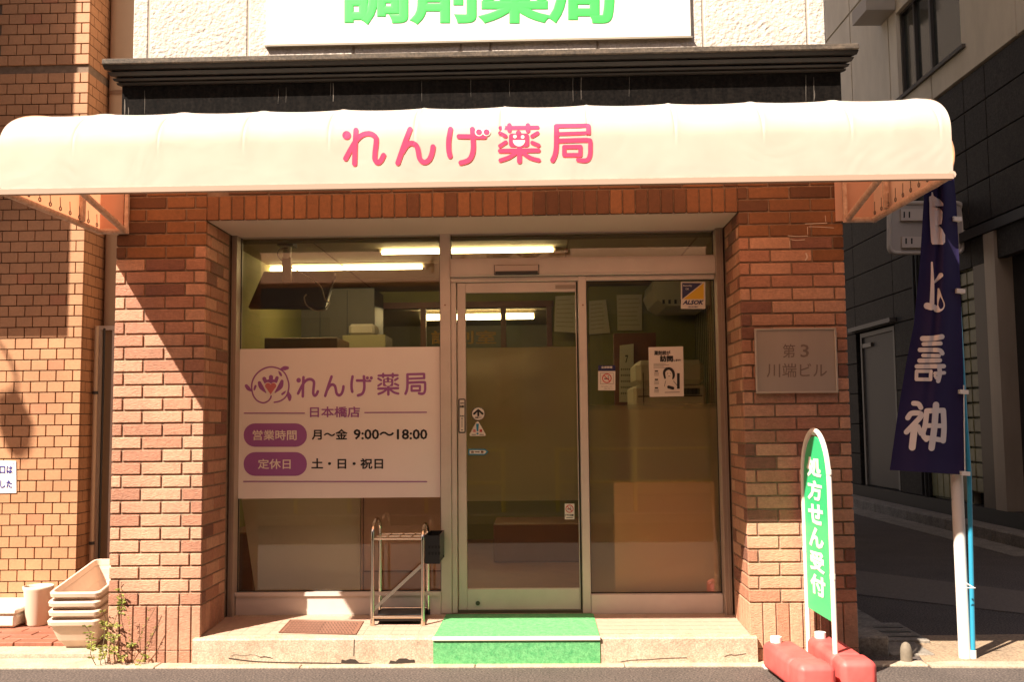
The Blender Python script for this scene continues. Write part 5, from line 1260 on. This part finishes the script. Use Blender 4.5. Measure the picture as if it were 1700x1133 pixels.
def banmap(u, v, off=0.0):
    l, r_ = lerp(v, vv, ul), lerp(v, vv, ur); s = max(0, min(1, (u-l)/(r_-l))); return at(u, v, YBN+fold(s, (v-296)/487)-.004-off)
mb = MB()
BS = lambda pts, wd, cv=True: stroke(mb, pts, wd, banmap, .001, cv)
# first character, half lost in the fold, as slices
rows = [(319, 1546.5, 1548.5), (325, 1546, 1550), (326.5, 1542.5, 1552), (331, 1542.5, 1560), (338, 1543, 1566), (342, 1543, 1566), (343.5, 1543, 1551.5), (345.5, 1543, 1560), (352, 1543, 1565), (363, 1543.5, 1564.5), (372, 1544, 1563), (374, 1544, 1558), (380, 1544.5, 1564), (390, 1545, 1569), (402, 1546, 1569), (406, 1548, 1566)]
for k in range(len(rows)-1):
    (va_, l0, r0), (vb_, l1, r1) = rows[k], rows[k+1]
    for q in range(5):
        mb.add([banmap(l0+(r0-l0)*q/5, va_, .004), banmap(l0+(r0-l0)*(q+1)/5, va_, .004), banmap(l1+(r1-l1)*(q+1)/5, vb_, .004), banmap(l1+(r1-l1)*q/5, vb_, .004)], [(0, 1, 2, 3)])
BS([(1547, 436, 3), (1548, 470, 6), (1547, 508, 8)], 6); BS([(1539, 508, 11), (1546, 510, 11)], 11, False); BS([(1562, 457, 8), (1556, 464, 5), (1550, 470, 3)], 6); BS([(1558, 480, 3), (1560, 495, 9), (1562, 508, 13), (1555, 514, 10), (1551, 508, 5)], 9)
def BQ(pts, wd, cv=True): stroke(mb, [(1480+p[0]/4.357, 540+p[1]/4.357) for p in pts], wd/4.357, banmap, .001, cv)
for pts, w_ in (([(225, 98), (300, 96), (365, 85)], 38), ([(232, 138), (355, 133)], 30), ([(205, 180), (300, 180), (350, 184), (368, 205)], 32), ([(228, 220), (345, 222)], 26), ([(202, 258), (350, 256)], 32), ([(183, 300), (378, 298)], 32),
                ([(182, 335), (285, 335)], 24), ([(182, 335), (180, 392)], 26), ([(180, 393), (282, 394)], 26), ([(285, 335), (282, 394)], 26), ([(345, 305), (350, 350), (338, 405)], 32), ([(315, 350), (382, 346)], 26), ([(315, 368), (325, 385)], 22),
                ([(160, 567), (195, 572), (212, 598)], 36), ([(118, 672), (145, 640), (205, 640), (212, 662), (165, 715), (108, 775)], 38), ([(168, 720), (150, 885)], 50), ([(192, 735), (214, 785)], 36),
                ([(255, 622), (375, 618)], 38), ([(375, 622), (380, 740), (374, 838)], 40), ([(255, 622), (245, 720), (228, 790), (252, 828)], 38), ([(250, 728), (370, 730)], 34), ([(240, 815), (372, 834)], 36), ([(322, 578), (310, 740), (290, 890)], 46)):
    BQ(pts, w_)
mb.build('lettering', mat('banner_white', (.74, .66, .62), .7), bn)
for v in (362, 482, 650, 786):
    u = lerp(v, vv, ur); mq_ = ymap(YBN-.012); MB().prism([mq_(*p) for p in ((u-6, v-3), (u+8, v-2), (u+8, v+5), (u-6, v+4))], (0, .045, 0)).build('loop_tab', WHITE, bn)
MB().tube([at(1602, 968, YBN-.02), at(1617, 977, YBN-.02)], .004, 6).tube([at(1600, 977, YBN-.02), at(1619, 977, YBN-.02)], .003, 6).build('tie', WHITE, bn)
MB().tube([at(1600, 640, YBN), at(1601, 720, YBN), at(1602, 785, YBN)], .003, 6).build('cord', WHITE, bn)

# grey rounded plate on a post behind the banner
YSB = 6.2
rp = root('round_cornered_signboard', at(1540, 421, YSB), 'rounded grey signboard with two small number plates behind the navy banner', 'sign')
mq = ymap(YSB); GP = mat('sign_back_grey', (.50, .44, .39), .4, .1)
MB().prism([mq(*p) for p in rrect(1476, 336, 1601, 421, 12)], (0, .08, 0)).build('panel', GP, rp)
ringp = rrect(1477, 337, 1600, 420, 12); MB().tube([mq(*p, .004) for p in ringp], .024, 8, closed=True).build('rim', mat('rim_grey', (.62, .55, .48), .4), rp)
for q in (rect(1496, 347, 1560, 366), rect(1498, 393, 1560, 411)): MB().prism([mq(*p, .050) for p in q], (0, .05, 0)).build('number_plate', mat('plate_pale', (.66, .57, .50), .5), rp)
mb = MB(); text(mb, '11', (1500, 351.5, 1511, 361.5), mq, bev=.02, off=.054); text(mb, '11', (1503, 395.5, 1515, 405), mq, bev=.02, off=.054); tag(mb.build('numerals', BLACK, rp), kind='stuff')
a = at(1590, 380, YSB+.05); MB().box(a.x, 4.93, YSB+.03, YSB+.10, a.z-.03, a.z+.03).build('wall_bracket', mat('post_dark', (.04, .036, .032), .5), rp)
cu = atw_ = wallmap(1519, 460, .03)
o = root('wall_conduit', wallmap(1519, 560, .03), 'pair of thin dark conduits running down the granite wall behind the signboard', 'conduit')
for du in (0, 6):
    p = wallmap(1516+du, 440, .03); MB().tube([Vector((p.x, p.y, .3)), Vector((p.x, p.y, 5.1))], .022, 8).build('conduit', mat('conduit_dark', (.02, .018, .016), .5), o)

# stacked planters
def make_planter():
    o = root('planter', (0, 0, 0), '', 'planter', 'stacked terracotta coloured plastic planters')
    L_, Wt, Wb, Hh = .64, .29, .17, .19
    def loop(lx, wy, z, n=5, r=.035):
        pts = []
        for cx, cy, a in ((wy/2-r, -lx/2+r, -90), (wy/2-r, lx/2-r, 0), (-wy/2+r, lx/2-r, 90), (-wy/2+r, -lx/2+r, 180)):
            for k in range(n+1): pts.append((cx+r*math.cos(R(a+90*k/n)), cy+r*math.sin(R(a+90*k/n)), z))
        return pts
    rings = [loop(L_-.19, Wb-.03, .0, r=.03), loop(L_-.15, Wb, .012, r=.04), loop(L_-.08, Wb+.05, .065), loop(L_-.045, Wt-.035, .125), loop(L_-.03, Wt-.022, Hh-.036)]
    inner = [loop(L_-.045, Wt-.038, Hh-.036), loop(L_-.10, Wb+.04, .07), loop(L_-.17, Wb-.01, .02)]
    m = MB(); n = len(rings[0]); seq = rings
    for r0, r1 in zip(seq[:-1], seq[1:]): m.add(r0+r1, [(i, (i+1) % n, n+(i+1) % n, n+i) for i in range(n)], True)
    m.add(rings[0], [tuple(range(n-1, -1, -1))]); m.build('body', PLASTIC, o)
    m = MB()
    for r0, r1 in zip(inner[:-1], inner[1:]): m.add(r0+r1, [(i, n+i, n+(i+1) % n, (i+1) % n) for i in range(n)], True)
    m.add(inner[-1], [tuple(range(n))]); m.build('inside', PLASTIC, o)
    m = MB(); rr = [loop(L_-.02, Wt-.012, Hh-.034), loop(L_, Wt, Hh-.026), loop(L_+.004, Wt+.004, Hh-.006), loop(L_-.004, Wt-.004, Hh), loop(L_-.03, Wt-.028, Hh), loop(L_-.045, Wt-.038, Hh-.034)]
    for r0, r1 in zip(rr[:-1], rr[1:]): m.add(r0+r1, [(i, (i+1) % n, n+(i+1) % n, n+i) for i in range(n)], True)
    m.build('rim', PLASTIC, o)
    m = MB().prism([(-.014, -.268, .055), (.014, -.268, .055), (.006, -.282, .085), (.002, -.286, .098), (-.006, -.282, .085)], (0, .02, 0)); m.build('drain_peg', PLASTIC, o)
    return o
def dup(o):
    c = o.copy(); COL.objects.link(c)
    for ch in list(o.children):
        d = ch.copy(); COL.objects.link(d); d.parent = c
    return c
pA = gnd(115, 1085, .02)
labs = ['bottom planter of the stack, the only one showing its whole tapered front', 'second planter from the bottom of the stack beside the brick pier', 'third planter from the bottom of the stack, just below the open top one', 'open topmost planter of the stack, showing its empty inside']
base = make_planter()
for k in range(4):
    p = base if k == 0 else dup(base)
    p['label'] = labs[k]
    p.location = (pA.x+.0+.006*random.uniform(-1, 1), pA.y+.33+.01*k, .02+.054*k)
    tl_ = R(7.5)+R(.6)*k
    p.rotation_euler = (tl_, 0, R(2)); p.location.z += .030
clod = root('soil_clod', (pA.x+.08, pA.y+.10, .35), 'dark lump of soil left in the topmost planter', 'soil')
MB().lathe((pA.x+.07, pA.y+.22, .275), [(.001, .03), (.02, .022), (.03, 0), (.02, -.015)], 9).build('lump', mat('soil', (.02, .013, .008), .95), clod)
# support brick under the tilted planters
o = root('prop_block', (pA.x, pA.y+.5, .03), 'rough block propping the back of the planter stack', 'block')
MB().box(pA.x-.10, pA.x+.10, pA.y+.45, pA.y+.60, .03, .14, .006).build('block', CONC_D, o)
# round pot
pc = gnd(54, 1041, .055); o = root('round_pot', (pc.x, pc.y, .055), 'tall off white round pot beside the planter stack', 'pot')
MB().lathe((pc.x, pc.y+.06, .055), [(.060, 0), (.066, .01), (.084, .21), (.090, .222), (.090, .236), (.083, .238), (.078, .20), (.060, .03), (.001, .03)], 32).build('pot', mat('pot_cream', (.66, .56, .44), .5), o)
# styrofoam box at the edge
pc = gnd(-20, 1055, .055); o = root('styrofoam_box', (pc.x, pc.y, .055), 'low white styrofoam box cut by the left edge of the view', 'box')
a = gnd(33, 1040, .055)
MB().box(a.x-.55, a.x, a.y-.06, a.y+.36, .054, .135, .015).build('tub', mat('foam_white', (.74, .68, .58), .7, noise=.08, nscale=20), o)
MB().box(a.x-.56, a.x+.008, a.y-.07, a.y+.37, .136, .168, .012).build('lid', MATS['foam_white'], o)

# weeds growing at the foot of the left pier
wd = root('weed', (-2.42, -.03, 0), 'spindly green weed growing up the foot of the left brick pier', 'weed')
LEAF = mat('weed_leaf', (.17, .21, .025), .6, col2=(.24, .20, .035), nscale=30)
stems = MB(); leaves = MB()
def leaf(p, d, l, w_):
    d = Vector(d).normalized(); sd_ = d.cross(Vector((random.uniform(-1, 1), -1, random.uniform(-.4, .6)))).normalized()*w_
    nb2 = d.cross(sd_).normalized()*w_*.35
    leaves.add([p, p+d*l*.45+sd_+nb2, p+d*l, p+d*l*.45-sd_+nb2, p+d*l*.45], [(0, 1, 4), (1, 2, 4), (2, 3, 4), (3, 0, 4)])
for (x, y, h_, lean, n_) in ((-2.29, -.04, .38, .02, 17), (-2.33, -.05, .30, -.04, 14), (-2.38, -.06, .22, -.08, 12), (-2.36, -.05, .16, .06, 9), (-2.25, -.04, .12, .05, 8), (-2.16, -.04, .05, .03, 6), (-2.32, -.03, .44, .05, 10)):
    pts = [Vector((x+lean*(k/6)**1.4*1.0+random.uniform(-.006, .006), y-.03*math.sin(k), .0+h_*k/6)) for k in range(7)]
    stems.tube(pts, [.0022]*4+[.0014]*3, 5)
    for k in range(n_):
        t = .15+.85*random.random()**.8; i = min(5, int(t*6)); p = pts[i].lerp(pts[i+1], t*6-i)
        for sgn in (-1, 1):
            d = Vector((sgn*random.uniform(.4, 1), random.uniform(-.7, .2), random.uniform(-.3, .6)))
            for kk in range(2): leaf(p+d*.012*kk, d+Vector((0, 0, random.uniform(-.4, .4))), random.uniform(.012, .025), random.uniform(.004, .008))
# dry twigs
for (x, z, dx) in ((-2.14, .30, .06), (-2.18, .26, -.02), (-2.10, .22, .05)):
    stems.tube([Vector((x-.06, -.03, .01)), Vector((x-.02, -.05, z*.5)), Vector((x+dx, -.04, z))], .0014, 5)
    for k in range(16):
        t = random.random(); p = Vector((x-.02+dx*t, -.05, z*(.4+.6*t))); leaf(p, (random.uniform(-1, 1), random.uniform(-.4, 0), random.uniform(0, 1)), .012, .003)
stems.build('stem', mat('weed_stem', (.12, .08, .03), .7), wd); tag(leaves.build('foliage', LEAF, wd), kind='stuff')

# ================================================================== OPPOSITE SIDE (mirrored in the glass)
MB().box(-30, 30, -14, -6.35, -.1, .12).build('far_pavement', CONC_D, kind='structure')
MB().box(-30, 30, -6.35, -6.20, -.1, .125, .02).build('far_kerb', CONC, kind='structure')
ob = root('opposite_building', (0, -10, 0), 'plain grey building on the far side of the street', 'building')
MB().box(-16, 14, -16, -9.5, 0, 8.0).build('wall', mat('opposite_wall', (.22, .19, .16), .8, noise=.2, nscale=1), ob)
for i in range(9):
    for j in range(2):
        wn = MB().box(-14.5+i*3.1, -12.7+i*3.1, -9.5, -9.46, 1.0+j*3.4, 3.0+j*3.4).build('window', MATS['dark_pane'], ob)
YR = mat('rail_yellow', (.55, .42, .04), .4)
for i in range(4):
    x = -5.2+i*2.7
    g_ = root('guard_rail', (x+1, -6.5, .12), '%s yellow pipe guard rail from the left on the far pavement' % ['first', 'second', 'third', 'fourth'][i], 'guard rail', 'yellow guard rails along the far pavement')
    for xx in (x, x+1.0, x+2.0): MB().tube([(xx, -6.5, .12), (xx, -6.5, .95)], .030, 10).build('post', YR, g_)
    for z in (.50, .92): MB().tube([(x, -6.5, z), (x+2.0, -6.5, z)], .024, 10).build('rail', YR, g_)
